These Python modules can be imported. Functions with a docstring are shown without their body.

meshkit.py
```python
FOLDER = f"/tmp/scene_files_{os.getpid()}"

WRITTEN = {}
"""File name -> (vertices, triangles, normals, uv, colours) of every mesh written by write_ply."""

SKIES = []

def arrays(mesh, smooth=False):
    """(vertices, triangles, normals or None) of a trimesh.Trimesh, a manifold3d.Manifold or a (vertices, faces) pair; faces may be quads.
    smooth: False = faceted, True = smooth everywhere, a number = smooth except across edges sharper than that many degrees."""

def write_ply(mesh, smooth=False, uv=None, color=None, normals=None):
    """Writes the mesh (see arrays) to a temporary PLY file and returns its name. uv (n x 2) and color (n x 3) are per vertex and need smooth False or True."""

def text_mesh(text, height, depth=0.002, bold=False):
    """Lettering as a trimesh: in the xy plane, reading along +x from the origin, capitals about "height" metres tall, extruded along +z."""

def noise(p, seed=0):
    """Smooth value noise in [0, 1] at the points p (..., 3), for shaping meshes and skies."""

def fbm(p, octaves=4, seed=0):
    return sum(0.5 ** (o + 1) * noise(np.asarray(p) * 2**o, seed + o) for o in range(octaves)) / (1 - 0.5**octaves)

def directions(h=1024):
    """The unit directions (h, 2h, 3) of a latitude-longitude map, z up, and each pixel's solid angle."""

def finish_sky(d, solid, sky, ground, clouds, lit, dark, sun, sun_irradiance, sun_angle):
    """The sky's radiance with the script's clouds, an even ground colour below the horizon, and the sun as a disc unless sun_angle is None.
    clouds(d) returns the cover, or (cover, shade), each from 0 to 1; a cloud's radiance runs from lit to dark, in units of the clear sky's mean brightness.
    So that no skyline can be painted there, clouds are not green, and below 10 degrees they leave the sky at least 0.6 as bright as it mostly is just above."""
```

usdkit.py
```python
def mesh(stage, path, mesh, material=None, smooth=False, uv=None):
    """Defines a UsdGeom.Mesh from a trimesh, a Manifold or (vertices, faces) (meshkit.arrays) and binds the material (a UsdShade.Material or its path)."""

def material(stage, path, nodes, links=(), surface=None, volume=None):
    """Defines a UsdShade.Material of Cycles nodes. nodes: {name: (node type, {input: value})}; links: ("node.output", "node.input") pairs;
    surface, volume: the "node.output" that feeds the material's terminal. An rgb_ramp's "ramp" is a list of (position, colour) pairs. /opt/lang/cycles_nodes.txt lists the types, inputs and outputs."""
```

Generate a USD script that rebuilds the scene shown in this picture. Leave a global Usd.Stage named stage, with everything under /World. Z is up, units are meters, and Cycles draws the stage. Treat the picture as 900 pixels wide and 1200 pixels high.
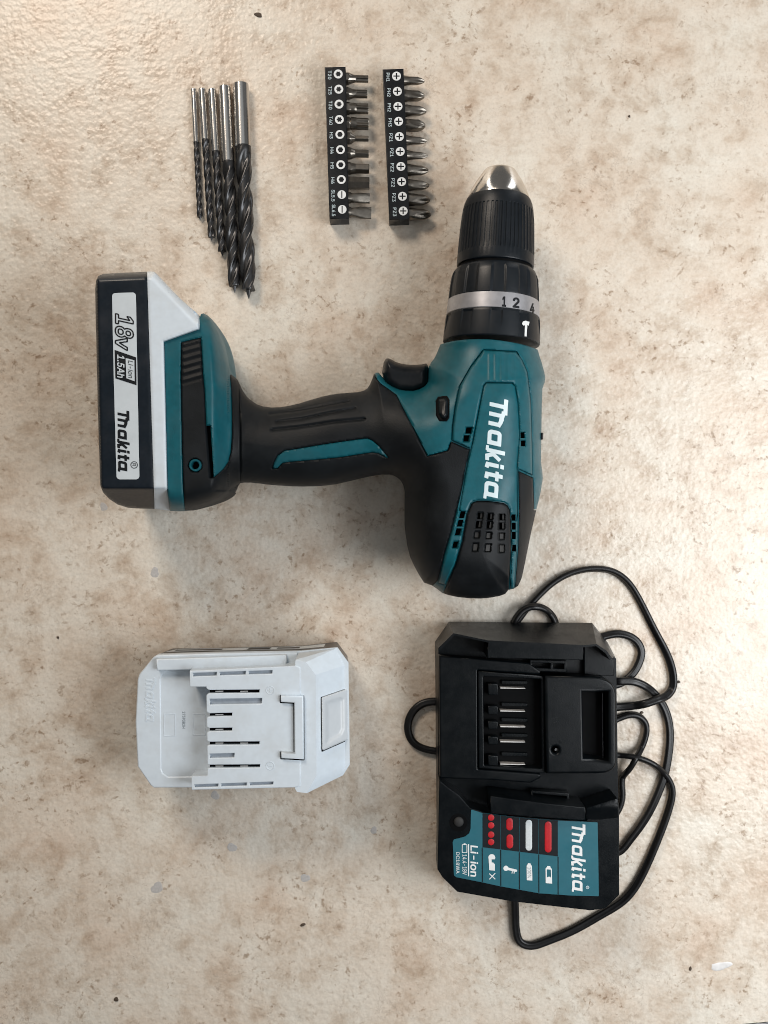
import math
import random

import numpy as np
import shapely
import mapbox_earcut
import trimesh
from scipy.spatial import Delaunay
from shapely import affinity
from shapely.geometry import LineString, MultiPolygon, Point, Polygon, box
from shapely.geometry.polygon import orient

import meshkit
import usdkit
from pxr import Gf, Sdf, Usd, UsdGeom, UsdLux, UsdShade

random.seed(4)
rng = np.random.default_rng(4)
stage = Usd.Stage.CreateInMemory()
UsdGeom.SetStageUpAxis(stage, "Z")
UsdGeom.Xform.Define(stage, "/World")

# ------------------------------------------------------------------ camera, lamps, exposure
EYE = 500.0          # height of the lens above the floor, mm
S = 0.48             # mm of floor per photograph pixel
cam = UsdGeom.Camera.Define(stage, "/World/camera")
cam.CreateHorizontalApertureAttr(36.0)
cam.CreateVerticalApertureAttr(48.0)
cam.CreateFocalLengthAttr(36.0 * EYE / (900 * S))
cam.CreateClippingRangeAttr(Gf.Vec2f(0.02, 50))
cam.AddTranslateOp().Set(Gf.Vec3d(0, 0, EYE / 1000))
cam.CreateExposureAttr(0.24)


def rect_lamp(name, pos, target, w, h, power, color):
    l = UsdLux.RectLight.Define(stage, "/World/" + name)
    l.CreateWidthAttr(w), l.CreateHeightAttr(h)
    l.CreateIntensityAttr(power), l.CreateNormalizeAttr(False)
    l.CreateColorAttr(Gf.Vec3f(*color))
    m = Gf.Matrix4d().SetLookAt(Gf.Vec3d(*pos), Gf.Vec3d(*target), Gf.Vec3d(0, 0, 1) if abs(pos[0] - target[0]) + abs(pos[1] - target[1]) > 1e-3 else Gf.Vec3d(0, 1, 0)).GetInverse()
    l.AddTransformOp().Set(m)
    return l


rect_lamp("window_lamp", (-0.46, 0.85, 0.78), (-0.08, 0.08, 0.0), 0.36, 0.30, 17.0, (1.0, 0.87, 0.74))
rect_lamp("daylight_lamp", (0.54, -0.10, 0.50), (0.40, -0.06, 0.0), 0.46, 0.46, 6.6, (0.95, 0.975, 1.0))
rect_lamp("ceiling_lamp", (0.45, 0.5, 2.3), (0.45, 0.5, 0.0), 2.0, 2.0, 0.26, (0.93, 0.97, 1.0))
rect_lamp("left_far_window", (-0.55, 1.55, 0.42), (0.06, 0.19, 0.04), 0.20, 0.8, 2.6, (1.0, 0.95, 0.88))
rect_lamp("right_far_window", (0.95, 1.45, 0.42), (0.06, 0.19, 0.04), 0.28, 0.8, 2.6, (0.97, 0.98, 1.0))
room = UsdLux.DomeLight.Define(stage, "/World/room_bounce")
room.CreateIntensityAttr(0.03), room.CreateColorAttr(Gf.Vec3f(1.0, 0.985, 0.965))

# ------------------------------------------------------------------ materials
MATS = {}


def mat(name, color, rough=0.5, metal=0.0, var=0.12, scale=300.0, bump=0.0, bscale=2500.0, spec=0.5, dust=None, dust_amt=0.0, dscale=60.0, rvar=0.08):
    """A plastic or metal with a little mottling, uneven gloss and fine grain."""
    n = {"g": ("geometry", {}),
         "n1": ("noise_texture", {"scale": scale, "detail": 4.0, "roughness": 0.6}),
         "mr": ("map_range", {"from_min": 0.3, "from_max": 0.7, "to_min": 1 - var, "to_max": 1 + var}),
         "mul": ("mix", {"mix_type": "multiply", "fac": 1.0, "color1": color}),
         "rr": ("map_range", {"from_min": 0.3, "from_max": 0.7, "to_min": max(rough - rvar, 0.03), "to_max": min(rough + rvar, 1)}),
         "n3": ("noise_texture", {"scale": dscale, "detail": 5.0, "roughness": 0.65}),
         "p": ("principled_bsdf", {"metallic": metal, "specular_ior_level": spec})}
    k = [("g.position", "n1.vector"), ("n1.fac", "mr.value"), ("mr.result", "mul.color2"), ("g.position", "n3.vector"), ("n3.fac", "rr.value"), ("rr.result", "p.roughness")]
    if dust is not None:
        n["dm"] = ("map_range", {"from_min": 0.45, "from_max": 0.75, "to_min": 0.0, "to_max": dust_amt, "clamp": True})
        n["dx"] = ("mix", {"color2": dust})
        k += [("n3.fac", "dm.value"), ("dm.result", "dx.fac"), ("mul.color", "dx.color1"), ("dx.color", "p.base_color")]
    else:
        k += [("mul.color", "p.base_color")]
    if bump:
        n["n2"] = ("noise_texture", {"scale": bscale, "detail": 2.0})
        n["b"] = ("bump", {"strength": bump, "distance": 0.0004})
        k += [("g.position", "n2.vector"), ("n2.fac", "b.height"), ("b.normal", "p.normal")]
    MATS[name] = usdkit.material(stage, "/World/Looks/" + name, n, k, surface="p.BSDF")
    return MATS[name]


mat("teal_plastic", (0.0045, 0.092, 0.118), 0.40, bump=0.16, spec=0.33, dust=(0.03, 0.10, 0.12), dust_amt=0.35)
mat("teal_label", (0.020, 0.125, 0.165), 0.38, var=0.05)
mat("grip_rubber", (0.0042, 0.0056, 0.0070), 0.52, bump=0.25, dust=(0.022, 0.027, 0.031), dust_amt=0.30, dscale=55, spec=0.24)
mat("clip_rubber", (0.017, 0.0165, 0.0155), 0.62, bump=0.2, dust=(0.05, 0.05, 0.045), dust_amt=0.5, dscale=45)
mat("black_plastic", (0.0045, 0.0060, 0.0080), 0.34, spec=0.30, bump=0.14, dust=(0.05, 0.05, 0.05), dust_amt=0.10, dscale=80)
mat("battery_black", (0.0075, 0.0125, 0.019), 0.32, spec=0.30, bump=0.05, dust=(0.06, 0.06, 0.07), dust_amt=0.15)
mat("charger_black", (0.0018, 0.0032, 0.0044), 0.33, spec=0.20, bump=0.16, dust=(0.03, 0.03, 0.03), dust_amt=0.10, dscale=90)
mat("dark_recess", (0.0018, 0.0020, 0.0024), 0.6, spec=0.08)
mat("chuck_black", (0.0060, 0.0090, 0.0125), 0.38, spec=0.32, bump=0.10)
mat("white_plastic", (0.68, 0.76, 0.83), 0.30, var=0.03, bump=0.04, dust=(0.50, 0.50, 0.47), dust_amt=0.3, dscale=70)
mat("button_plastic", (0.60, 0.64, 0.67), 0.36, var=0.02)
mat("groove_grey", (0.30, 0.34, 0.39), 0.5)
mat("label_silver", (0.60, 0.66, 0.70), 0.30, var=0.05, scale=120)
mat("ring_silver", (0.42, 0.42, 0.44), 0.36, metal=0.55, var=0.10, scale=200)
mat("chrome", (0.78, 0.75, 0.70), 0.15, metal=1.0, var=0.04, rvar=0.04, bump=0.03, bscale=1500)
mat("bit_steel", (0.21, 0.19, 0.165), 0.28, metal=0.95, var=0.15)
mat("shank_steel", (0.66, 0.65, 0.63), 0.20, metal=1.0, var=0.02, rvar=0.02)
mat("black_oxide", (0.070, 0.070, 0.072), 0.33, metal=0.85, var=0.15, rvar=0.04)
mat("brass_glint", (0.80, 0.79, 0.77), 0.35, metal=0.55)
mat("white_print", (0.78, 0.80, 0.80), 0.45, var=0.04)
mat("logo_print", (0.66, 0.78, 0.82), 0.40, var=0.03)
mat("grey_print", (0.10, 0.13, 0.16), 0.5)
mat("black_print", (0.006, 0.008, 0.011), 0.45, spec=0.3)
mat("red_lens", (0.46, 0.010, 0.016), 0.40, var=0.12, scale=700)
mat("clear_lens", (0.62, 0.66, 0.68), 0.22, var=0.08, scale=900)
mat("cord_black", (0.0050, 0.0050, 0.0056), 0.36, bump=0.1, spec=0.4)
mat("rubber_foot", (0.02, 0.02, 0.02), 0.7)
mat("grey_metal", (0.20, 0.20, 0.20), 0.4, metal=0.8)
mat("dried_glue", (0.52, 0.50, 0.48), 0.40, var=0.12, scale=900)
mat("pale_flake", (0.72, 0.71, 0.70), 0.45)
mat("brown_crumb", (0.075, 0.052, 0.035), 0.7)

floor_n = {
    "g": ("geometry", {}),
    "warp": ("noise_texture", {"scale": 40.0, "detail": 3.0}),
    "wv": ("vector_math", {"math_type": "scale", "scale": 0.012}),
    "pos": ("vector_math", {"math_type": "add"}),
    "big": ("noise_texture", {"scale": 20.0, "detail": 4.0, "roughness": 0.62}),
    "rb": ("rgb_ramp", {"ramp": [(0.30, (0.69, 0.578, 0.474)), (0.43, (0.712, 0.626, 0.528)), (0.53, (0.728, 0.660, 0.570)), (0.68, (0.738, 0.692, 0.610))]}),
    "mid": ("noise_texture", {"scale": 78.0, "detail": 7.0, "roughness": 0.66}),
    "rm": ("rgb_ramp", {"ramp": [(0.28, (0.70, 0.615, 0.545)), (0.41, (0.88, 0.835, 0.79)), (0.52, (1.0, 0.99, 0.975)), (0.70, (1.07, 1.08, 1.08))]}),
    "m1": ("mix", {"mix_type": "multiply", "fac": 1.0}),
    "pit": ("noise_texture", {"scale": 290.0, "detail": 4.0, "roughness": 0.62}),
    "rp": ("map_range", {"from_min": 0.43, "from_max": 0.33, "to_min": 0.0, "to_max": 1.0, "clamp": True}),
    "where": ("noise_texture", {"scale": 36.0, "detail": 5.0, "roughness": 0.7}),
    "rw": ("map_range", {"from_min": 0.56, "from_max": 0.40, "to_min": 0.08, "to_max": 0.85, "clamp": True}),
    "pm": ("math", {"math_type": "multiply"}),
    "m2": ("mix", {"mix_type": "multiply", "color2": (0.50, 0.41, 0.335)}),
    "fine": ("noise_texture", {"scale": 620.0, "detail": 4.0, "roughness": 0.75}),
    "rf": ("rgb_ramp", {"ramp": [(0.25, (0.84, 0.82, 0.80)), (0.5, (1.0, 1.0, 1.0)), (0.75, (1.08, 1.08, 1.08))]}),
    "m3": ("mix", {"mix_type": "multiply", "fac": 1.0}),
    "vein": ("noise_texture", {"scale": 42.0, "detail": 6.0, "roughness": 0.66}),
    "va": ("math", {"math_type": "subtract", "value2": 0.5}),
    "vb": ("math", {"math_type": "absolute"}),
    "vr": ("map_range", {"from_min": 0.0, "from_max": 0.010, "to_min": 0.42, "to_max": 0.0, "clamp": True}),
    "vm": ("noise_texture", {"scale": 24.0, "detail": 2.0}),
    "vmr": ("map_range", {"from_min": 0.50, "from_max": 0.62, "to_min": 0.0, "to_max": 1.0, "clamp": True}),
    "vmul": ("math", {"math_type": "multiply"}),
    "m4": ("mix", {"color2": (0.36, 0.29, 0.23)}),
    "b1": ("noise_texture", {"scale": 330.0, "detail": 1.5, "roughness": 0.45}),
    "b1r": ("map_range", {"from_min": 0.30, "from_max": 0.72, "to_min": 0.0, "to_max": 1.0, "clamp": True}),
    "b3": ("voronoi_texture", {"scale": 150.0, "feature": "f1"}),
    "b3r": ("map_range", {"from_min": 0.05, "from_max": 0.30, "to_min": -0.8, "to_max": 0.0, "clamp": True}),
    "badd": ("math", {"math_type": "add"}),
    "bump": ("bump", {"strength": 0.34, "distance": 0.0005}),
    "rr": ("map_range", {"from_min": 0.3, "from_max": 0.7, "to_min": 0.26, "to_max": 0.42}),
    "p": ("principled_bsdf", {"specular_ior_level": 0.5}),
}
floor_k = [("g.position", "warp.vector"), ("warp.color", "wv.vector1"), ("g.position", "pos.vector1"), ("wv.vector", "pos.vector2"),
           ("pos.vector", "big.vector"), ("pos.vector", "mid.vector"), ("pos.vector", "pit.vector"), ("pos.vector", "where.vector"), ("g.position", "fine.vector"),
           ("big.fac", "rb.fac"), ("mid.fac", "rm.fac"), ("rb.color", "m1.color1"), ("rm.color", "m1.color2"),
           ("pit.fac", "rp.value"), ("where.fac", "rw.value"), ("rp.result", "pm.value1"), ("rw.result", "pm.value2"), ("pm.value", "m2.fac"), ("m1.color", "m2.color1"),
           ("fine.fac", "rf.fac"), ("m2.color", "m3.color1"), ("rf.color", "m3.color2"),
           ("pos.vector", "vein.vector"), ("vein.fac", "va.value1"), ("va.value", "vb.value1"), ("vb.value", "vr.value"),
           ("g.position", "vm.vector"), ("vm.fac", "vmr.value"), ("vr.result", "vmul.value1"), ("vmr.result", "vmul.value2"),
           ("vmul.value", "m4.fac"), ("m3.color", "m4.color1"), ("m4.color", "p.base_color"),
           ("g.position", "b1.vector"), ("b1.fac", "b1r.value"), ("g.position", "b3.vector"), ("b3.distance", "b3r.value"), ("b1r.result", "badd.value1"), ("b3r.result", "badd.value2"),
           ("badd.value", "bump.height"), ("bump.normal", "p.normal"), ("mid.fac", "rr.value"), ("rr.result", "p.roughness")]
MATS["stone_vinyl"] = usdkit.material(stage, "/World/Looks/stone_vinyl", floor_n, floor_k, surface="p.BSDF")

# ------------------------------------------------------------------ naming and tagging
COUNT = {}


def path_of(name, parent=None):
    base = (str(parent.GetPath()) if parent else "/World") + "/" + name
    k = COUNT.get(base, 0)
    COUNT[base] = k + 1
    return base if k == 0 else f"{base}_{k:03d}"


def tag(p, label=None, cat=None, group=None, kind=None):
    for key, v in (("label", label), ("category", cat), ("group", group), ("kind", kind)):
        if v:
            p.SetCustomDataByKey(key, v)
    return p


def thing(name, label, cat, group=None):
    p = UsdGeom.Xform.Define(stage, path_of(name)).GetPrim()
    return tag(p, label, cat, group)


def obj(name, mesh, material, parent=None, smooth=32, label=None):
    """mesh: a trimesh or a list of them, in millimetres."""
    if isinstance(mesh, (list, tuple)):
        mesh = trimesh.util.concatenate(list(mesh))
    mesh = mesh.copy()
    mesh.apply_scale(0.001)
    p = usdkit.mesh(stage, path_of(name, parent), mesh, MATS[material], smooth=smooth).GetPrim()
    if label:
        tag(p, label)
    return p


# ------------------------------------------------------------------ shaping
# Outlines are measured on the photograph as (column, row); W puts such a point at its real height z (mm) above the floor.
def Q(pts):
    a = np.asarray(pts, float)
    return np.stack([a[:, 0] - 450, 600 - a[:, 1]], 1)


def QP(pts, holes=()):
    p = Polygon(Q(pts), [Q(h) for h in holes])
    return p if p.is_valid else p.buffer(0)


def W(q, z):
    q = np.asarray(q, float)
    z = np.broadcast_to(np.asarray(z, float), q.shape[:1])
    k = S * (EYE - z) / EYE
    return np.stack([q[:, 0] * k, q[:, 1] * k, z], 1)


def w1(px, py, z):
    return W(np.array([[px - 450.0, 600.0 - py]]), z)[0]


def rounded(poly, r):
    return poly.buffer(-r).buffer(2 * r).buffer(-r) if r else poly


def polys(g):
    return [x for x in getattr(g, "geoms", [g]) if isinstance(x, Polygon) and x.area > 1e-4]


def tri_region(poly, step, edge_step, insets=()):
    poly = orient(poly, 1.0)
    rings, pts = [], []
    for ring in (poly.exterior, *poly.interiors):
        c = np.array(shapely.segmentize(ring, edge_step).coords)[:-1, :2]
        keep = np.linalg.norm(c - np.roll(c, 1, 0), axis=1) > 1e-6
        c = c[keep]
        rings.append((len(np.vstack(pts)) if pts else 0, len(c)))
        pts.append(c)
    for r in insets:
        for g in polys(poly.buffer(-r)):
            for ring in (g.exterior, *g.interiors):
                pts.append(np.array(shapely.segmentize(ring, edge_step * 1.2).coords)[:-1, :2])
    if step:
        x0, y0, x1, y1 = poly.bounds
        gx, gy = np.meshgrid(np.arange(x0, x1 + step, step), np.arange(y0, y1 + step, step * 0.866))
        gx = gx + (np.arange(gx.shape[0])[:, None] % 2) * step * 0.5
        g = np.stack([gx.ravel(), gy.ravel()], 1)
        margin = max([0.45 * step, *[r + 0.3 * step for r in insets]])
        inner = poly.buffer(-margin)
        if not inner.is_empty:
            shapely.prepare(inner)
            pts.append(g[shapely.contains_xy(inner, g[:, 0], g[:, 1])])
    p = np.vstack(pts)
    t = Delaunay(p + 1e-7 * np.random.default_rng(1).standard_normal(p.shape)).simplices
    a, b, c = p[t[:, 0]], p[t[:, 1]], p[t[:, 2]]
    area = (b[:, 0] - a[:, 0]) * (c[:, 1] - a[:, 1]) - (b[:, 1] - a[:, 1]) * (c[:, 0] - a[:, 0])
    t = np.where(area[:, None] > 0, t, t[:, [0, 2, 1]])
    m = (a + b + c) / 3
    shapely.prepare(poly)
    t = t[shapely.contains_xy(poly, m[:, 0], m[:, 1]) & (np.abs(area) > 1e-7)]
    return p, t, rings


def edge_dist(poly, p):
    b = poly.boundary
    shapely.prepare(b)
    return shapely.distance(shapely.points(p), b)


def shell(poly, zf, zsil=None, zc=None, depth=None, floor=None, off=0.0, drop=(0.0, 1.0), step=1.6, edge_step=1.2, insets=(), gap=0.0):
    """A solid over an outline: top surface zf (mm), its rim lowered by drop; mirrored about the height zc, or with walls down to floor / by depth."""
    out = []
    for g in polys(poly.buffer(-gap) if gap else poly):
        p, t, rings = tri_region(g, step, edge_step, insets)
        z = np.broadcast_to(np.asarray(zf(p) if callable(zf) else zf, float), len(p)) + off
        if drop[0]:
            d = edge_dist(g, p)
            z = z - drop[0] * (1 - np.sqrt(np.clip(1 - (1 - np.clip(d / drop[1], 0, 1)) ** 2, 0, 1)))
        if zc is not None:
            z = np.maximum(z, zc + 0.02)
        top = W(p, z if zsil is None else np.maximum(z, zsil))
        top[:, 2] = z
        bot = top.copy()
        bot[:, 2] = 2 * zc - z if zc is not None else (floor if floor is not None else z - depth)
        n = len(p)
        faces = [t, t[:, ::-1] + n]
        for s, k in rings:
            i = s + np.arange(k)
            j = s + (np.arange(k) + 1) % k
            faces += [np.stack([i + n, j + n, j], 1), np.stack([i + n, j, i], 1)]
        out.append(trimesh.Trimesh(np.vstack([top, bot]), np.vstack(faces), process=False))
    return trimesh.util.concatenate(out)


def clean_ring(ring, tol=0.12):
    c = np.array(ring.coords)[:-1, :2]
    keep = [0]
    for i in range(1, len(c)):
        if np.linalg.norm(c[i] - c[keep[-1]]) > tol:
            keep.append(i)
    if len(keep) > 3 and np.linalg.norm(c[keep[-1]] - c[keep[0]]) < tol:
        keep.pop()
    return c[keep]


def inset_ring(c, d):
    """ring moved to its left (inwards for an outline, into the solid for a hole) by d, corner to corner"""
    e = np.roll(c, -1, 0) - c
    e /= np.linalg.norm(e, axis=1, keepdims=True)
    nrm = np.stack([-e[:, 1], e[:, 0]], 1)
    pn = np.roll(nrm, 1, 0)
    m = nrm + pn
    m /= np.maximum((m * m).sum(1, keepdims=True) / 2, 0.3)
    return c + m * d


def plate(pts, z1, z0, b=0.8, r=0.0, holes=(), nb=4):
    """A flat-topped block with a rounded rim of b mm, its top outline as measured at height z1."""
    poly = pts if not isinstance(pts, (list, np.ndarray)) else QP(pts, holes)
    if r:
        poly = rounded(poly, r)
    out = []
    for g in polys(poly):
        g = orient(g, 1.0)
        rings = [clean_ring(x) for x in (g.exterior, *g.interiors)]
        bb = b
        while bb > 0.04:
            ins = [inset_ring(c, bb / S) for c in rings]
            gg = Polygon(ins[0], ins[1:])
            if gg.is_valid and gg.area > 0 and gg.exterior.is_ccw:
                break
            bb *= 0.7
        else:
            bb = 0
        V, F, n0, tops = [], [], 0, []
        steps = [(0.0, z0), (0.0, z1 - bb)] + [(bb * (1 - math.cos(u)), z1 - bb + bb * math.sin(u)) for u in np.linspace(0, math.pi / 2, nb + 1)[1:]] if bb else [(0.0, z0), (0.0, z1)]
        bots = []
        for c in rings:
            k = len(c)
            for d, z in steps:
                w = W(inset_ring(c, d / S) if d else c, z1)
                w[:, 2] = z
                V.append(w)
            i = np.arange(k)
            j = (i + 1) % k
            for a in range(len(steps) - 1):
                p, q = n0 + a * k, n0 + (a + 1) * k
                F += [np.stack([p + i, p + j, q + j], 1), np.stack([p + i, q + j, q + i], 1)]
            tops.append(n0 + (len(steps) - 1) * k + i)
            bots.append(n0 + i)
            n0 += k * len(steps)
        V = np.vstack(V)
        for idx, flip in ((tops, False), (bots, True)):
            flat = [V[x][:, :2] for x in idx]
            t = mapbox_earcut.triangulate_float64(np.vstack(flat), np.cumsum([len(x) for x in flat]).astype(np.uint32)).reshape(-1, 3)
            q = np.vstack(flat)[t]
            neg = np.cross(q[:, 1] - q[:, 0], q[:, 2] - q[:, 0]) < 0
            t = np.where(neg[:, None], t[:, ::-1], t)
            t = np.concatenate(idx)[np.asarray(t, int)]
            F.append(t[:, ::-1] if flip else t)
        out.append(trimesh.Trimesh(V, np.vstack(F), process=False))
    return trimesh.util.concatenate(out)


def decal(poly, zf, lift=0.06, th=0.12, step=2.0, edge_step=1.0):
    return shell(poly, zf, depth=th, off=lift, step=step, edge_step=edge_step)


def hull(pts):
    return trimesh.convex.convex_hull(np.array([w1(*p) for p in pts]))


def loft(loops, cap=True):
    """Closed skin through loops (n x 3, same n)."""
    n, m = len(loops[0]), len(loops)
    v = np.vstack(loops)
    f = []
    i = np.arange(n)
    j = (i + 1) % n
    for a in range(m - 1):
        f += [np.stack([a * n + i, a * n + j, (a + 1) * n + j], 1), np.stack([a * n + i, (a + 1) * n + j, (a + 1) * n + i], 1)]
    if cap:
        v = np.vstack([v, loops[0].mean(0), loops[-1].mean(0)])
        f += [np.stack([j, i, np.full(n, m * n)], 1), np.stack([(m - 1) * n + i, (m - 1) * n + j, np.full(n, m * n + 1)], 1)]
    me = trimesh.Trimesh(v, np.vstack(f), process=False)
    if me.volume < 0:
        me.invert()
    return me


def lathe(origin, axis, profile, rf=None, n=96, up=(0, 0, 1)):
    """Turned solid: profile [(t, r)] along the axis from origin (mm); rf(t, r, angle) may flute it."""
    axis = np.asarray(axis, float) / np.linalg.norm(axis)
    up = np.asarray(up, float)
    side = np.cross(axis, up)
    side /= np.linalg.norm(side)
    up = np.cross(side, axis)
    th = np.arange(n) / n * 2 * np.pi
    loops = []
    for t, r in profile:
        rr = rf(t, r, th) if rf else np.full(n, r)
        loops.append(origin + axis * t + np.outer(rr * np.sin(th), side) + np.outer(rr * np.cos(th), up))
    return loft(loops)


def sstep(a, b, x):
    t = np.clip((np.asarray(x, float) - a) / (b - a), 0, 1)
    return t * t * (3 - 2 * t)


def spline(pts, n):
    p = np.asarray(pts, float)
    d = np.r_[0, np.cumsum(np.linalg.norm(np.diff(p[:, :2], axis=0), axis=1))]
    from scipy.interpolate import PchipInterpolator, CubicSpline
    u = np.linspace(0, d[-1], n)
    xy = CubicSpline(d, p[:, :2])(u)
    return np.column_stack([xy, PchipInterpolator(d, p[:, 2])(u)])


# ------------------------------------------------------------------ lettering
def text_poly(text, bold=False):
    """Letters as an outline, capitals one unit tall, from the origin along +x."""
    if text == " ":
        return Polygon()
    m = meshkit.text_mesh(text, 1.0, 0.2, bold)
    f = m.faces[m.face_normals[:, 2] > 0.9]
    return shapely.union_all([Polygon(m.vertices[t][:, :2]).buffer(0.002) for t in f]).simplify(0.008)


def set_down(poly, start, along, up, slant=0.0, squash=1.0):
    """Places unit lettering: start is the baseline's beginning, along and up are pixel vectors for one unit of reading direction and of height."""
    poly = affinity.affine_transform(poly, [squash, slant, 0, 1, 0, 0])
    a, u = np.array([along[0], -along[1]], float), np.array([up[0], -up[1]], float)
    s = Q([start])[0]
    return affinity.affine_transform(poly, [a[0], u[0], a[1], u[1], s[0], s[1]])


def wordmark():
    """The maker's slanted lettering, 118 long and 21 tall."""
    w = 1.9

    def st(*p, k=w):
        return LineString(p).buffer(k, cap_style="flat", join_style="mitre")

    parts = [st((4, 0), (4, 20)), st((-5, 19), (13, 19)), st((15.5, 0), (15.5, 16)), st((10, 17), (12, 17), (17.5, 15.2), (21, 15.2)),
             st((27, 0), (27, 13)), st((19, 14.6), (23, 14.2), (28.8, 11.5))]

    def a(x):
        ring = box(x + 4.6, 4.4, x + 12.4, 11.2).buffer(4.5).difference(box(x + 5.6, 5.2, x + 11.4, 10.4).buffer(1.7))
        return ring.union(st((x + 15.4, -0.1), (x + 15.4, 15.7), k=1.9))

    parts += [a(35), st((55, 0), (60, 0), k=1.3)]
    parts += [st((60, 0), (60, 21)), st((60, 6), (64, 8), (69.5, 15.6), k=1.8), st((63.5, 8), (67, 0.2), (72, 0.6), k=1.8)]
    parts += [st((77, 14.5), (77, 1.5), (81, 0.6), k=1.9), st((77, 17.4), (77, 20.8), k=2.0)]
    parts += [st((89, 20), (89, 1.5), (94, 0.8), k=1.9), st((84.5, 13.6), (95, 13.6), k=1.6)]
    parts += [a(98), st((113, 1), (119, 0.6), k=1.3)]
    return affinity.affine_transform(shapely.union_all(parts).buffer(0.25), [1, 0.21, 0, 1, 0, 0])


WORD = wordmark()


def put_word(start, length, cap, along=(0, 1), up=(1, 0), grow=0.0):
    w = affinity.scale(WORD.buffer(grow), length / 118.0, cap / 21.0, origin=(0, 0))
    return set_down(w, start, along, up)


def letters(text, start, height, length, slant=0.0, bold=False, along=(0, 1), up=(1, 0)):
    p = text_poly(text, bold)
    x0, _, x1, _ = p.bounds
    p = affinity.translate(p, -x0, 0)
    return set_down(affinity.scale(p, length / (x1 - x0), height, origin=(0, 0)), start, along, up, slant=slant)


def disc(px, py, r, n=24):
    return Point(*Q([(px, py)])[0]).buffer(r, n // 4)


# ------------------------------------------------------------------ the floor
def flat_box(x0, x1, y0, y1, z0, z1):
    m = trimesh.creation.box([x1 - x0, y1 - y0, z1 - z0])
    m.apply_translation([(x0 + x1) / 2, (y0 + y1) / 2, (z0 + z1) / 2])
    return m


fl = QP([(-2500, -2500), (3400, -2500), (3400, 970), (900, 1197.2), (-2500, 1506)])
floor = obj("floor", shell(fl, 0.0, floor=-3.0, step=None, edge_step=4000), "stone_vinyl")
tag(floor, "cream and tan stone-look vinyl floor", "floor", kind="structure")
strip = obj("threshold_strip", plate([(3400, 971), (900, 1198.3), (-2500, 1507.2), (-2500, 1575), (900, 1262), (3400, 1034)], 0.6, -3.0, b=0.4), "grey_metal")
tag(strip, "grey metal edge strip where the floor ends at lower right", "floor strip", kind="structure")

# ------------------------------------------------------------------ cordless drill
ZC = 35.0
drill = thing("cordless_drill", "teal and black cordless drill lying on its side, largest thing on the floor", "drill")

foot_out = [(191.3, 400), (232.7, 385.3), (233, 374), (235.3, 368), (238.5, 366.8), (243.3, 369.3), (248, 373.5), (252.7, 380), (257, 387.5), (260.7, 396), (264.5, 408), (267.3, 420), (269, 430), (270.5, 438)]
handle_top = [(274, 441), (277.5, 443.5), (280.5, 450), (284, 457.3), (288.5, 464), (294.7, 469.3), (301, 473.5), (308, 476), (318, 477.2), (329.3, 476.8), (340, 475), (350.7, 472.5), (363, 468.7),
              (377.3, 464.5), (388, 462.3), (398.7, 460.8), (410, 460), (420, 459.2), (426.5, 457.5), (430.7, 454.7), (433.5, 450), (436, 444), (437.7, 439), (440, 436.5), (443.5, 436.2)]
trig_edge = [(447.5, 440.5), (453, 446.7), (460, 451.5), (468, 454.7), (476, 456.3), (484, 456.5), (491, 454.8), (497, 451.5), (501, 447)]
body_left = [(501.5, 438), (502.3, 430), (505, 424.5), (509, 419.5), (512.5, 412), (515.8, 403.5)]
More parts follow.
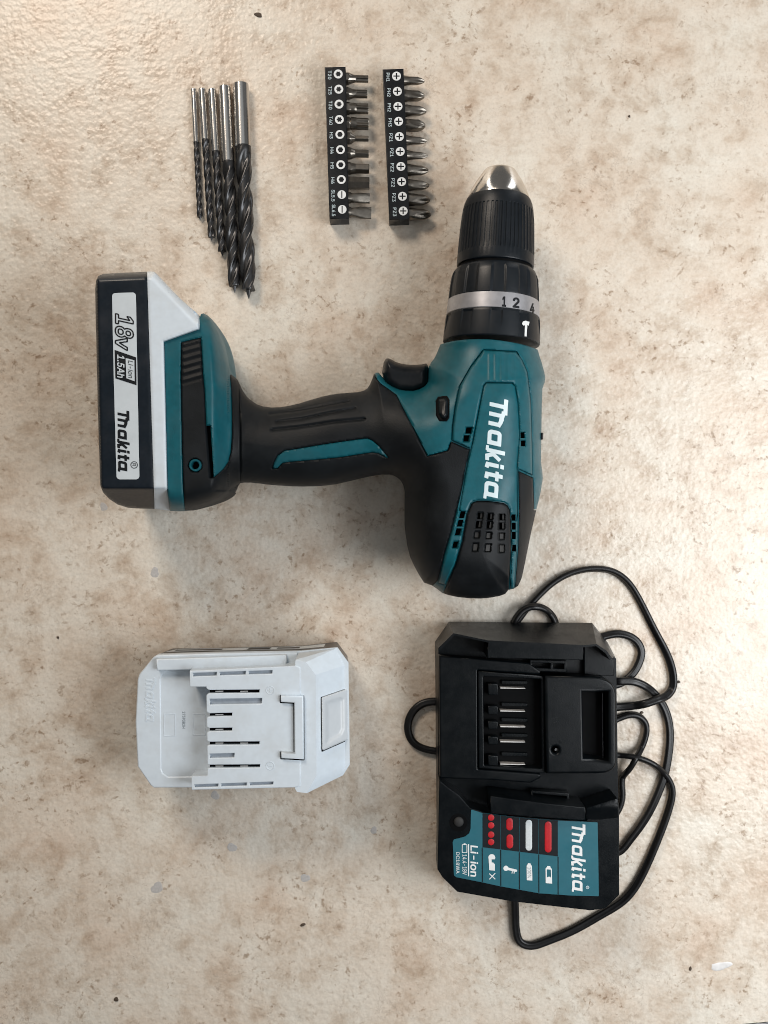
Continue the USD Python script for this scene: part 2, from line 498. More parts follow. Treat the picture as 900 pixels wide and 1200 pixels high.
ring_edge = [(523, 401.3), (531, 399.5), (540, 398.3), (550, 397.5), (560, 397.2), (572, 397.4), (585, 398.6), (598, 400.6), (610, 403), (620, 405.8), (630.2, 409.5)]
body_right = [(632.5, 417), (635.6, 427), (638, 436), (639.3, 442), (638.5, 448), (635.8, 456), (635.2, 475), (634.8, 500), (634.3, 525), (634.2, 541), (635.5, 551), (636.5, 560), (633.5, 578), (628.8, 597),
              (625.5, 612), (622, 627), (618, 647), (614, 667), (611.5, 678), (607.5, 686.5), (602.5, 690), (595.5, 692)]
body_rear = [(592.5, 696), (586, 698.5), (575, 700.6), (563.4, 701.7), (550, 701.3), (536.7, 700), (526, 697.8), (518, 695), (511, 689.5), (505.5, 686), (496.7, 683), (491, 674), (485.5, 664), (480.7, 653.5), (477.3, 640),
             (475.2, 626), (474, 613.5), (474, 594), (474.3, 576), (472.8, 569), (470, 563.5), (466.2, 559.8), (461, 557)]
handle_low = [(456, 556), (449, 556), (441.3, 556.8), (431, 558.8), (420, 561.3), (407, 564.5), (393.3, 567.5), (380, 569.2), (366.7, 570), (353, 570.2), (340, 569.9), (326, 569), (313.3, 568), (302, 566.5), (292, 565.6),
              (285, 565.6), (278.7, 566.7), (274.5, 569), (270.7, 572.5), (266, 578), (258, 584.5), (247.3, 589.5), (235, 593.8), (218, 598.4), (208, 599.4), (199.3, 599)]
sil = QP(foot_out + handle_top + trig_edge + body_left + ring_edge + body_right + body_rear + handle_low + [(195.3, 572)])
# the same outline carried on under battery and gear case, for how far a point lies from the rounded edge
ext = sil.union(QP([(112, 330), (240, 345), (240, 372), (236, 385), (225, 500), (222, 592), (218, 598.6), (140, 599), (110, 570)])).union(
    QP([(515.8, 404), (519, 340), (635, 340), (630.4, 411), (580, 470)])).buffer(0.6).buffer(-0.6)
grooves = [LineString(Q([(316, 485), (350, 481), (383, 474.5), (409, 470)])), LineString(Q([(325, 494), (355, 490.5), (385, 484), (416, 478.5)])), LineString(Q([(319, 503.5), (350, 500.5), (390, 494.5), (427, 491)]))]


def drill_z(p):
    px, py = p[:, 0] + 450, 600 - p[:, 1]
    d = edge_dist(ext, p)
    along = px + 0.12 * (py - 520)
    body = sstep(425, 520, along)
    foot = 1 - sstep(247, 288, px)
    T = 20.5 + body * 13.0 + foot * 13.0
    T = np.where(px > 500, T - 7.5 * (1 - sstep(400, 470, py)), T)
    R = 50 - 8 * foot + 4 * body
    R = np.where(foot > 0.5, 26, R)
    t = np.clip(d / R, 0, 1)
    e = 2.0 + 0.5 * foot
    z = ZC + T * (1 - (1 - t) ** e) ** (1 / e)
    # long soft slope of the foot towards the handle
    z -= foot * 9.0 * sstep(246, 276, px) * (py < 575)
    for g in grooves:
        shapely.prepare(g)
        z -= 1.5 * np.exp(-(shapely.distance(shapely.points(p), g) / 1.3) ** 2)
    return z


teal_foot = QP([(191.3, 400), (232.7, 385.3), (233, 374), (235.3, 366), (243.3, 366), (256, 380), (264, 396), (270, 420), (272, 437), (269.5, 440), (271, 455), (271.8, 480), (272, 510), (270.5, 530), (267, 542), (262, 549.5), (256, 555), (250.5, 559.3),
                (246.5, 499), (241.5, 498.7), (239.5, 455), (237.6, 438), (235.3, 396), (212.7, 401.3), (212.3, 445), (213.3, 500), (214.2, 545), (215, 572), (216.7, 601), (199, 601), (195.3, 572)]).intersection(sil)
slot = QP([(241.5, 498.7), (246.5, 498.7), (250.5, 559.3), (246, 560)])
clip = rounded(QP([(212.7, 401.3), (235.3, 396), (237.6, 438), (239.5, 455), (241.5, 498.7), (246, 560), (214.6, 560), (213.3, 500), (212.3, 445)]), 1.2)
screw_hole = disc(228.7, 545.3, 7.6)
rub_foot = sil.intersection(QP([(200, 360), (276, 360), (276, 439), (280, 452), (282, 500), (282, 563), (272, 604), (200, 604)])).difference(teal_foot).difference(slot)
rub_foot = rub_foot.union(clip.buffer(0.05)).difference(screw_hole)
rub_foot = max(polys(rub_foot.buffer(-0.2).buffer(0.2)), key=lambda g: g.area)
inlay = rounded(QP([(318.7, 549.3), (321, 542), (325.5, 533.5), (333.3, 528), (350, 525.5), (374.7, 521.3), (400, 517.5), (425.3, 514), (431, 514), (436, 516), (444, 522.7), (456.5, 538), (450, 535), (443, 531.3), (436, 530.3), (418, 533), (398.7, 536), (370, 538.8), (340, 541.3), (331, 542.7), (325, 549)]), 0.8)
body_teal = QP([(437, 434), (446, 434)] + trig_edge + body_left + ring_edge + body_right[:14] + [(626, 597.4), (624.8, 560), (607.4, 552), (608.2, 600), (607.4, 640), (603.4, 690), (596.3, 694), (596.6, 688), (599.4, 640), (598.6, 610), (597.5, 597.4), (594.5, 592), (590, 589.4), (575, 587.4), (560.7, 586.8), (555.5, 588), (552.2, 591), (547.4, 602.8),
                (542, 634.8), (534, 661.5), (523.4, 685.5), (519, 697), (503, 690), (509, 684), (513.5, 680), (520.7, 648), (528.7, 621.5), (538, 584), (550, 526.7), (528.7, 517.4), (524.7, 528), (500.7, 534.7), (464.7, 462.7), (455.5, 456), (446, 449.4), (440.5, 443)]).intersection(sil.buffer(0.01))
body_teal = max(polys(body_teal), key=lambda g: g.area)
rear_cap = max(polys(QP([(552.7, 590.7), (555.8, 588.4), (560.7, 587.2), (575, 587.8), (590, 589.8), (594.2, 592.3), (597.2, 597.8), (598.3, 610), (599, 640), (596.2, 688), (595.5, 706), (510, 706), (518.5, 696), (523.4, 686), (534, 662), (542, 635), (547.4, 603)]).intersection(sil).difference(body_teal)), key=lambda g: g.area)
side_rub = max(polys(QP([(607.8, 552.4), (624.5, 560.2), (625.8, 597.6), (630, 597.6), (640, 600), (612, 700), (602, 696), (603.6, 688), (607.6, 640), (608.4, 600)]).intersection(sil).difference(body_teal)), key=lambda g: g.area)
grip = sil.difference(teal_foot.union(slot).union(rub_foot).union(inlay).union(body_teal).union(rear_cap).union(side_rub).union(clip))
grip = max(polys(grip.buffer(-0.15).buffer(0.15)), key=lambda g: g.area)


def quad(cx, cy, w, h, lean=0.0):
    return QP([(cx - w / 2 + lean * h / 2, cy - h / 2), (cx + w / 2 + lean * h / 2, cy - h / 2), (cx + w / 2 - lean * h / 2, cy + h / 2), (cx - w / 2 - lean * h / 2, cy + h / 2)])


vents = [quad(549.3, 504.5, 6.4, 7.2, -0.15 + 0.3), quad(546.5, 513.6, 6.0, 7.0, 0.15), quad(612.4, 509.8, 4.6, 6.6, -0.03), quad(613, 519.5, 4.6, 6.4, -0.03)]
vents += [quad(541.9, 603.2, 5.6, 7.6, 0.25), quad(539.3, 613.2, 5.6, 7.6, 0.25), quad(537, 623, 5.6, 7.6, 0.25), quad(533.6, 638.3, 5.2, 7.2, 0.25)]
vents += [quad(601.8, 606.5, 4.6, 7.2), quad(602, 616.8, 4.6, 7.6), quad(602, 627.5, 4.6, 8), quad(602.3, 642.4, 4.4, 7.4)]
cap_vents = []
for c, (x0, x1) in enumerate(((562.6, 557.0), (574.3, 571.8), (588.3, 588.0))):
    for k, (dy, h) in enumerate(((604.6, 8.2), (614.6, 9.0), (626.8, 8.2), (641.3, 9.6))):
        cap_vents.append(quad(x0 + (x1 - x0) * k / 3, dy + 0.8 * c, 5.6, h - 1.2, 0.12 if c < 2 else 0))
VU = shapely.union_all(vents)
CU = shapely.union_all(cap_vents)

# raised facet and sunk name panel on the motor housing
facet = rounded(QP([(566.7, 410), (605, 412.3), (612, 422), (618, 436), (622, 470), (623.5, 520), (623.8, 557), (606.2, 549), (606.8, 600), (606, 640), (602.5, 689.5), (597.7, 691), (600.4, 640), (599.3, 608), (598, 596), (594.8, 591), (590.4, 588.4), (575, 586.4), (560.4, 585.8), (554.8, 587), (551.3, 590.4), (546.5, 602.5),
                           (541, 634.5), (533, 661.2), (522, 685.5), (513.7, 683.4), (521.5, 649), (529.7, 621.5), (539, 584), (551.2, 526), (529.6, 516.4), (530.5, 500), (534, 475), (539, 452), (551, 431)]), 0.5).intersection(body_teal)
facet = max(polys(facet), key=lambda g: g.area)
panel = rounded(QP([(569.5, 448.3), (600.5, 448.8), (604, 453), (607.6, 475), (609.2, 510), (606, 549), (606.6, 600), (605.5, 612), (599.2, 606), (598, 596), (594.8, 591), (590.4, 588.4), (575, 586.4), (560.4, 585.8), (554.8, 587), (551.3, 590.4), (546.5, 602.5), (538, 598), (546, 552), (553.5, 519), (561, 480), (566.5, 452)]), 1.0).intersection(facet)
ring_part = facet.difference(panel)
housing = body_teal.difference(facet)
ribs_z = lambda p: drill_z(p) + 0.35 * np.clip(np.sin((p[:, 0] + 450 - 572) / 7.2 * 2 * np.pi), 0, 1) * ((600 - p[:, 1] > 414) & (600 - p[:, 1] < 447) & (p[:, 0] + 450 > 571) & (p[:, 0] + 450 < 606))
G = 0.22
DR = (0.7, 1.3)
obj("motor_housing", [shell(g, drill_z, zsil=ZC, zc=ZC, off=0, drop=DR, gap=G) for g in polys(housing)], "teal_plastic", drill)
obj("raised_facet", [shell(g.difference(VU), ribs_z, zsil=ZC, zc=ZC, off=0.9, drop=(0.9, 2.0), gap=G) for g in polys(ring_part)], "teal_plastic", drill)
namep = obj("name_panel", [shell(g.difference(VU), drill_z, zsil=ZC, zc=ZC, off=0.1, drop=(0.5, 1.2), gap=G) for g in polys(panel)], "teal_plastic", drill)
obj("wordmark", decal(put_word((574.6, 469.5), 113, 20.5, along=(-0.062, 1), up=(1, 0.02), grow=0.3), drill_z, lift=0.16, step=1.5), "logo_print", namep)
obj("rear_cap", shell(rear_cap.difference(CU), drill_z, zsil=ZC, zc=ZC, off=0.5, drop=DR, gap=G), "grip_rubber", drill)
for k, g in enumerate(cap_vents):
    if k % 4 > 1:
        obj("vent_louver", shell(g.buffer(-0.5), drill_z, depth=2.5, off=-0.5 if k % 4 == 3 else -1.0, step=2.0), "clip_rubber", drill)
    else:
        obj("vent_louver", shell(g.buffer(-0.3).intersection(affinity.translate(g, 3.4, 0.8)), drill_z, depth=2.5, off=-0.9, step=2.0), "clip_rubber", drill)
obj("side_rubber", shell(side_rub, drill_z, zsil=ZC, zc=ZC, off=0.5, drop=DR, gap=G), "grip_rubber", drill)
obj("rubber_grip", shell(grip, drill_z, zsil=ZC, zc=ZC, off=0.5, drop=DR, gap=G), "grip_rubber", drill)
obj("grip_inlay", shell(inlay, drill_z, zsil=ZC, zc=ZC, off=0.15, drop=(0.6, 1.0), gap=G), "teal_plastic", drill)
obj("foot_housing", shell(teal_foot, drill_z, zsil=ZC, zc=ZC, off=0, drop=DR, gap=G), "teal_plastic", drill)


def clip_z(p):
    px, py = p[:, 0] + 450, 600 - p[:, 1]
    yy = py + 0.28 * (px - 212)
    return drill_z(p) + 0.6 * np.clip(np.sin((yy - 402) / 8.4 * 2 * np.pi), -0.3, 1) * (yy > 405) * (yy < 452) * (px > 213.5) * (px < 238)


plate_p = obj("foot_rubber", shell(rub_foot, lambda p: clip_z(p), zsil=ZC, zc=ZC, off=0.5, drop=(0.8, 1.6), gap=G), "grip_rubber", drill)
obj("screw_socket", shell(disc(228.7, 545.3, 7.4).difference(disc(228.7, 545.3, 4.6)), drill_z, zc=ZC, zsil=ZC, off=0.9, drop=(0.5, 1.0), step=1.0, edge_step=0.8), "teal_plastic", plate_p)
# the dark inside seen through vents, slot and joints
core = sil.buffer(-5)
obj("inner_frame", shell(core, drill_z, zsil=ZC, zc=ZC, off=-4.0, step=4.0, edge_step=4.0), "dark_recess", drill)
obj("embossed_mark", decal(put_word((199.6, 498), 42, 5.5), drill_z, lift=0.10, th=0.3, step=1.5), "teal_plastic", drill)

# lever, switch
trig = rounded(QP([(447.5, 437), (449.5, 425), (452, 420.3), (455, 419.8), (458.7, 421.3), (464, 424.2), (470.7, 426.2), (479, 427.3), (487, 427.6), (494, 427), (499.5, 426), (502, 429), (503, 448), (499, 456), (484, 460.5), (466, 459), (451, 450)]), 1.0)
obj("trigger", shell(trig, lambda p: ZC + 8.6 * (1 - (1 - np.clip(edge_dist(trig, p) / 11, 0, 1)) ** 2.4) ** 0.5, zsil=ZC, zc=ZC), "black_plastic", drill)
sw = Point(*Q([(518.6, 478.8)])[0]).buffer(1)
sw = rounded(QP([(513, 464), (524.5, 463.3), (527.6, 468), (527.4, 490), (524, 494.5), (514, 494), (510.4, 488), (509.8, 469)]), 3.0)
sw2 = rounded(QP([(514.5, 467), (523, 466.5), (525, 470), (524.8, 486), (522, 490.5), (517, 490), (514, 485), (513.3, 470)]), 2.5)
rev = obj("reverse_switch", shell(sw, drill_z, zsil=ZC, zc=ZC, off=0.35, drop=(0.8, 1.2), step=1.2), "dark_recess", drill)
obj("switch_knob", shell(sw2, lambda p: drill_z(p) + 3.2 * (1 - (1 - np.clip(edge_dist(sw2, p) / 4, 0, 1)) ** 2) ** 0.5, zsil=ZC, depth=4.0, off=0.2, step=1.0), "black_plastic", rev)
# small knob on the far side of the body
obj("housing_button", shell(rounded(quad(635, 511, 3.2, 8), 0.8), ZC + 6, zsil=ZC, zc=ZC, drop=(1, 1.2)), "black_plastic", drill)

# turned parts: gear case, torque ring, chuck
KM = S * (EYE - ZC) / EYE
A0 = w1(586.2, 197, ZC)
AX = w1(565.5, 600, ZC) - A0
AX = AX / np.linalg.norm(AX)
SIDE = np.cross(AX, [0, 0, 1.0])


def T(py):
    return (py - 197) * KM


def turned(prof, rf=None, n=120):
    return lathe(A0, AX, [(T(y), r * KM) for y, r in prof], rf, n)


def near(th, centres, half):
    d = np.min(np.abs((th[:, None] - np.asarray(centres)[None] + np.pi) % (2 * np.pi) - np.pi), axis=1)
    return 1 - sstep(half * 0.72, half, d)


chuck = obj("chuck_nose", turned([(210, 7), (203, 7.5), (200.2, 9), (199.4, 14.0), (199.6, 16.8), (200.2, 17.9), (201.4, 18.9), (208, 23.2), (216, 28.2), (224, 32.4), (230, 35.0), (234.5, 36.4), (238, 36.6), (250, 36)], lambda t, r, th: r * (1 + 0.004 * np.cos(7 * th + 1) + 0.003 * np.cos(13 * th)), 240), "chrome", drill)
for k in range(3):
    a = 0.5 + k * 2.094
    c = A0 + AX * T(209.5) + (SIDE * math.sin(a) + np.array([0, 0, 1.0]) * math.cos(a)) * 3.4
    j = trimesh.creation.box([3.0, 3.0, 9.0])
    j.apply_transform(trimesh.geometry.align_vectors([0, 0, 1], AX))
    j.apply_translation(c)
    obj("chuck_jaw", j, "bit_steel", chuck, smooth=False)
rib = lambda t, r, th: r - 0.42 * (0.5 + 0.5 * np.sign(np.sin(52 * th))) * ((t > T(249)) & (t < T(301)))
obj("chuck_sleeve", turned([(234.6, 30), (234.6, 36.4), (236, 37.5), (241, 39.6), (247, 41.0), (249, 41.2), (250, 41.4), (262, 42.7), (276, 43.6), (292, 44.4), (300, 44.7), (302, 44.8), (312, 45), (313.5, 44.6), (314.3, 43), (314.3, 30)], rib, 624), "chuck_black", drill)
obj("gear_neck", turned([(312, 30), (312, 42.5), (320, 42.5), (320, 30)]), "dark_recess", drill)
PADS = np.arange(10) * (2 * np.pi / 10) + 0.02
tr = lambda t, r, th: r - 0.75 * near(th, PADS, 0.17) * ((t > T(321)) & (t < T(357)))
obj("torque_collar", turned([(317.4, 40), (317.4, 44.5), (319, 46.2), (321, 47.6), (324, 49.4), (328, 50.6), (340, 52), (353.5, 52.8), (354.6, 52.4), (354.6, 45)], tr, 400), "chuck_black", drill)
band = obj("silver_band", turned([(354.8, 45), (354.8, 52.9), (355.4, 53.3), (371.8, 54.4), (372.4, 54.0), (372.4, 45)], None, 240), "ring_silver", drill)
tr2 = lambda t, r, th: r - 0.75 * near(th, PADS + 0.02, 0.14) * ((t > T(374)) & (t < T(395)))
hring = obj("mode_collar", turned([(372.6, 45), (372.6, 54.0), (373.5, 54.6), (376, 55), (395, 56.2), (402.5, 56.5), (403.6, 55.8), (403.8, 45)], tr2, 400), "chuck_black", drill)


def cyl_z(p, base=0.0):
    z = np.full(len(p), ZC + 24.0)
    for _ in range(8):
        d = W(p, z) - A0
        t = d @ AX
        e = d @ SIDE
        r = np.interp(t / KM + 197, [354.6, 372, 373, 376, 395, 405], [53.35, 54.4, 54.6, 55.0, 56.2, 56.6]) * KM + base
        z = ZC + np.sqrt(np.clip(r * r - e * e, 1, None))
    return z


cz = lambda p: cyl_z(p)
for s, (bx, by), h, ln in (("1", (588.6, 358.6), 11.0, 4.2), ("2", (601.0, 359.8), 11.0, 7.4), ("4", (621.2, 366.0), 10.5, 4.8)):
    obj("printed_number", decal(letters(s, (bx, by), h, ln, bold=True, along=(1, 0.12), up=(0.04, -1)).buffer(0.3), cz, lift=0.08, step=1.2, edge_step=0.7), "black_print", band)
ham = shapely.union_all([QP([(611.6, 379.4), (613, 376.7), (616, 375.8), (620.5, 377.2), (619.6, 381.6), (617, 380.2), (613.5, 381.6)]), QP([(615.3, 379), (618, 379), (617.2, 394.4), (614.8, 394)])])
obj("hammer_symbol", decal(ham, cz, lift=0.08, step=1.2, edge_step=0.7), "white_print", hring)

# battery pack clipped into the drill's foot
BZ = 70.0
case_out = [(111.3, 340), (112.5, 329), (115, 323.5), (120.7, 320.8), (140, 319.6), (172.2, 318.3), (176.2, 445), (181, 596.6), (165, 596.2), (150, 595.2), (138, 591.5), (128, 585), (120.5, 577), (117.3, 568), (114.5, 480)]
collar_out = [(172.2, 318.3), (176, 317.8), (181, 318.3), (184, 321), (196.7, 336), (215.3, 353.3), (230.5, 366.5), (232.7, 371), (232.7, 385), (191.3, 399.7), (193.3, 480), (195.3, 572), (199.3, 598.6), (190, 597.6), (181, 596.6), (176.2, 445)]
pack = QP(case_out).union(QP(collar_out)).buffer(0.3).buffer(-0.3)
low_edge = LineString(Q([(100, 590), (117, 588), (150, 598.5), (182, 598.2), (260, 601)]))
up_edge = LineString(Q([(100, 320), (117, 319.5), (172, 317), (182, 317.3), (232, 370)]))
left_edge = LineString(Q([(108.5, 310), (114.5, 600)]))


def pack_z(p):
    px, py = p[:, 0] + 450, 600 - p[:, 1]
    face_low = 572.0 + 0 * px
    zl = BZ - np.clip(py - face_low, 0, None) / 26 * 26.0
    pt = shapely.points(p)
    zu = BZ - 9 * np.clip(1 - shapely.distance(pt, up_edge) / 9.5, 0, 1) ** 1.6
    ze = BZ - 12 * (1 - np.sqrt(np.clip(1 - (1 - np.clip(shapely.distance(pt, left_edge) / 6.5, 0, 1)) ** 2, 0, 1)))
    return np.minimum(np.minimum(zl, zu), ze)


case = obj("battery_case", shell(QP(case_out), pack_z, zsil=ZC, zc=ZC, drop=(0.35, 1.0), gap=0.15, step=2.0), "battery_black", drill)
obj("battery_collar", shell(QP(collar_out), pack_z, zsil=ZC, zc=ZC, off=0.15, drop=(0.35, 0.9), gap=0.15, step=2.0), "white_plastic", drill)
lab = rounded(QP([(131.2, 343.5), (159.2, 342.6), (161.2, 450), (163.4, 561.7), (136.6, 561.7), (133.5, 450)]), 4.0)
labp = obj("battery_label", decal(lab, BZ, lift=0.05, th=0.1, step=None, edge_step=1.5), "label_silver", case)
v18 = letters("18V", (135.6, 368.0), 20.0, 36.0, slant=0.22, bold=True)
t18 = text_poly("18", True)
t18 = affinity.translate(affinity.scale(affinity.translate(t18, -t18.bounds[0], 0), 26 / (t18.bounds[2] - t18.bounds[0]), 19.5, origin=(0, 0)), 0, 0)
tv = text_poly("v", True)
tv = affinity.translate(affinity.scale(affinity.translate(tv, -tv.bounds[0], 0), 13.5 / (tv.bounds[2] - tv.bounds[0]), 17, origin=(0, 0)), 26.5, 0)
volt = set_down(t18.union(tv), (136, 367.6), (0, 1), (1, 0), slant=0.22)
obj("voltage_print", decal(volt.buffer(0.75).difference(volt.buffer(-0.75)), BZ, lift=0.2, th=0.12, step=None), "black_print", case)
obj("charge_box", decal(QP([(134.4, 410), (159.4, 418.7), (159.9, 451.4), (135.2, 443.4)]), BZ, lift=0.2, th=0.12, step=None, edge_step=6), "black_print", case)
obj("chemistry_box", decal(QP([(147.3, 419.6), (157.3, 422.2), (157.8, 446.8), (148, 443.2)]), BZ, lift=0.35, th=0.12, step=None, edge_step=6), "label_silver", case)
obj("chemistry_print", decal(letters("Li-ion", (150.2, 422.3), 5.6, 20, slant=0.25), BZ, lift=0.5, th=0.12, step=None), "black_print", case)
obj("capacity_print", decal(letters("1.5Ah", (137.5, 415.4), 8.0, 26.5, slant=0.25, bold=True), BZ, lift=0.35, th=0.12, step=None), "label_silver", case)
obj("label_wordmark", decal(put_word((138.2, 482.5), 69, 12.8, along=(0.012, 1), grow=0.5), BZ, lift=0.2, th=0.12, step=None), "black_print", case)
regm = disc(157.2, 544.8, 4.2).difference(disc(157.2, 544.8, 3.5)).union(letters("R", (155.2, 543.0), 4.0, 3.2))
obj("trade_symbol", decal(regm, BZ, lift=0.2, th=0.12, step=None, edge_step=0.6), "black_print", case)
obj("collar_scuff", decal(QP([(196, 341), (197.5, 340.2), (198.6, 341.5), (201.5, 343.4), (201, 344), (198, 342.8), (197.2, 343.2)]), pack_z, lift=0.1, step=1.0), "black_print", drill)

# ------------------------------------------------------------------ spare white battery pack
spare = thing("battery_pack", "white spare battery pack lying contacts up with black bottom, left of the charger", "battery")
ZS, ZR = 35.0, 46.0
kS = (EYE - ZS) / EYE
sh = [(161, 796), (163, 790), (179.3, 770.3), (184, 767.5), (250, 765.5), (352, 764), (395, 760), (408, 778), (409.6, 896), (402, 908), (362, 924), (345, 923), (180, 923.5), (176, 920.5), (161, 898.5), (158.4, 846)]


def ring3(pts, zpx, z, grow=0.0):
    p = QP(pts)
    c = np.array(orient(p, 1).exterior.coords)[:-1]
    if grow:
        ctr = c.mean(0)
        d = c - ctr
        c = ctr + d * (1 + grow / np.linalg.norm(d, axis=1))[:, None]
    v = W(c, zpx)
    v[:, 2] = z
    return v


low = [loft([ring3(sh, ZS, 0.6, -9), ring3(sh, ZS, 0, -12), ])] if False else None
obj("black_base", loft([ring3(sh, ZS, 0, -9), ring3(sh, ZS, 1.0, -6.5), ring3(sh, ZS, 5, -4), ring3(sh, ZS, 29.5, -0.7)]), "battery_black", spare)
blab = []
c0, c1 = w1(199, 765.2, ZS), w1(381, 762.2, ZS)
y0 = max(w1(199, 765.5, ZS)[1], 0) if False else None
# silver label on the side of the black base facing the drill
pa, pb = ring3(sh, ZS, 5, -4), ring3(sh, ZS, 29.5, -0.7)
e0 = np.array([w1(250, 765.5, ZS)[:2], w1(352, 764, ZS)[:2]])


def side_y(x, z):
    """y of the base's drill-side wall at x, height z"""
    best = []
    for ringv in (pa, pb):
        v = ringv
        nx = np.roll(v, -1, 0)
        ys = []
        for a, b in zip(v, nx):
            if (a[0] - x) * (b[0] - x) <= 0 and abs(b[0] - a[0]) > 1e-6:
                ys.append(a[1] + (b[1] - a[1]) * (x - a[0]) / (b[0] - a[0]))
        best.append(max(ys))
    return np.interp(z, [5, 29.5], best)


def wall_patch(x0, x1, z0, z1, out, n=14):
    xs = np.linspace(x0, x1, n)
    v = [(x, side_y(x, z) + out, z) for z in (z0, z1) for x in xs]
    f = []
    for i in range(n - 1):
        f += [(i + 1, i, n + i), (i + 1, n + i, n + i + 1)]
    back = [(x, side_y(x, z) - 0.3, z) for z in (z0, z1) for x in xs]
    me = trimesh.Trimesh(np.array(v), np.array(f), process=False)
    return me


sl = obj("side_label", wall_patch(w1(198, 760, 12)[0], w1(381, 760, 12)[0], 9, 22, 0.10), "label_silver", spare, smooth=False)
for (a, b, za, zb) in ((208, 262, 13, 18.5), (292, 318, 11, 20), (326, 352, 13, 19)):
    obj("side_print", wall_patch(w1(a, 760, 12)[0], w1(b, 760, 12)[0], za, zb, 0.2, 6), "black_print", sl, smooth=False)
shp = QP(sh)
shell_white = loft([ring3(sh, ZS, 29.6, -0.6), ring3(sh, ZS, 30.1, 0), ring3(sh, ZS, 31, 0), ring3(sh, ZS, 31.2, 0)])
white = obj("white_shell", shell_white, "white_plastic", spare)
deck = [(161, 796), (163, 790), (179.3, 770.3), (184, 767.5), (250, 765.5), (348, 764.5), (352, 850), (348, 923), (180, 923.5), (176, 920.5), (161, 898.5), (158.4, 846)]
plate_hole = [(188.5, 796), (190, 791), (196, 787.2), (240, 787), (250, 790), (250, 906), (240, 909.5), (196.5, 910), (191, 906), (189.3, 901)]
obj("shoulder", plate(QP(deck).difference(rounded(QP(plate_hole), 2)), ZS, 31.1, b=1.0), "white_plastic", spare)
obj("label_recess", plate(rounded(QP(plate_hole).buffer(1.5), 2), ZS - 0.45, 31.1, b=0.1), "white_plastic", spare)
obj("shoulder_step", plate(rounded(QP([(183, 772.5), (335, 767.5), (336, 783), (184, 786)]), 0), ZS + 3.5, ZS - 1, b=0.8), "white_plastic", spare)
# rail block with its comb of contact slots
rail = QP([(222.3, 786), (345.5, 780.3), (352, 782), (352, 921), (345.5, 923), (224.4, 925.8), (224.4, 909.4), (243, 909), (241.5, 805), (222.3, 805)])
slots = [(810.6, 304, 3.7), (837.8, 271.8, 3.7), (855.2, 271.8, 3.6), (871.3, 304, 3.6), (898.2, 304.5, 3.6)]
cut = []
for y, x1, h in slots:
    cut.append(QP([(246, y - h / 2), (x1, y - h / 2 - 0.5), (x1, y + h / 2 - 0.5), (246, y + h / 2)]))
    cut.append(QP([(236, y - 5.5), (241.4, y - 4.4), (243.5, y - 2.4), (246.2, y - 1.75), (246.2, y + 1.75), (243.5, y + 2.4), (241.4, y + 4.4), (236, y + 5.5)]))
grv = [QP([(246, 819.2), (306.8, 818.3), (306.8, 824.6), (246, 825.8)]), QP([(246, 883.5), (274.5, 882.8), (274.5, 887.8), (246, 888.6)])]
seg = [[(226.2, 788.8), (253.8, 787.8), (253.8, 791.8), (226.2, 793)], [(257.6, 787.7), (287.8, 786.6), (287.8, 790.6), (257.6, 791.6)], [(291.4, 786.5), (319, 785.6), (319, 789.6), (291.4, 790.5)],
       [(228, 919.6), (255.5, 918.6), (255.5, 922), (228, 923)], [(259.2, 918.4), (289, 917.4), (289, 920.8), (259.2, 921.9)], [(292.8, 917.2), (320, 916.3), (320, 919.6), (292.8, 920.7)]]
seg = [QP(s) for s in seg]
latch_hole = QP([(328.6, 815.2), (356.0, 815.4), (356.6, 890.6), (329, 889.4), (329, 881.2), (344.6, 882), (344.2, 824.3), (328.6, 823.4)])
rail_cut = rail.difference(shapely.union_all(cut + grv + seg)).difference(latch_hole.buffer(0.1))
rb = obj("rail_block", [plate(g, ZR, ZS - 1.4, b=0.7) for g in polys(rail_cut)], "white_plastic", spare)
for s_ in cut[::2]:
    obj("contact_slot", plate(s_, ZR - 2.2, ZS - 1.0, b=0), "dark_recess", rb)
for s_ in seg + grv:
    obj("rail_groove", plate(s_.buffer(0.3), ZR - 1.6, ZS, b=0), "groove_grey", rb)
for y, x1, h in slots:
    for x in ((257, 286) if x1 > 300 else (257,)):
        obj("contact_blade", plate([(x - 4.5, y - 0.9), (x + 4.5, y - 1.0), (x + 4.5, y + 0.1), (x - 4.5, y + 0.2)], ZR - 1.7, ZS, b=0), "brass_glint", rb, smooth=False)
# sloping end with latch and release button
end_pts = [(346, 774, 45.6), (348.4, 772.5, 45), (358.6, 776, 45.6), (370, 791, 45.6), (371, 909, 45.6), (359.5, 929.5, 45.6), (348, 928, 45.6), (345.8, 924, 45.6),
           (394.5, 759.5, 31), (408, 778, 29), (409.8, 896, 29), (402, 908.5, 31), (350, 764.8, 32)]
_n = np.cross(w1(371, 909, 45.6) - w1(370, 791, 45.6), w1(409, 850, 29) - w1(370, 791, 45.6))


def on_face(px, py):
    a, e = w1(370, 791, 45.6), np.array([0, 0, EYE])
    ray = w1(px, py, 0) - e
    return (px, py, float(EYE + ((a - e) @ _n) / (ray @ _n) * ray[2]))


end_pts[9:11] = [on_face(408, 778), on_face(409.8, 896)]
ep = hull(end_pts)
v = ep.vertices.copy()
lowv = v.copy()
lowv[:, 2] = np.minimum(27.9, v[:, 2] - 0.5)
endm = trimesh.convex.convex_hull(np.vstack([v, lowv]))
cutter = shell(latch_hole.intersection(QP([(340, 700), (420, 700), (420, 1000), (340, 1000)])), 60.0, floor=43.0, step=None, edge_step=5) if False else None
endo = obj("end_block", endm, "white_plastic", spare, smooth=12)


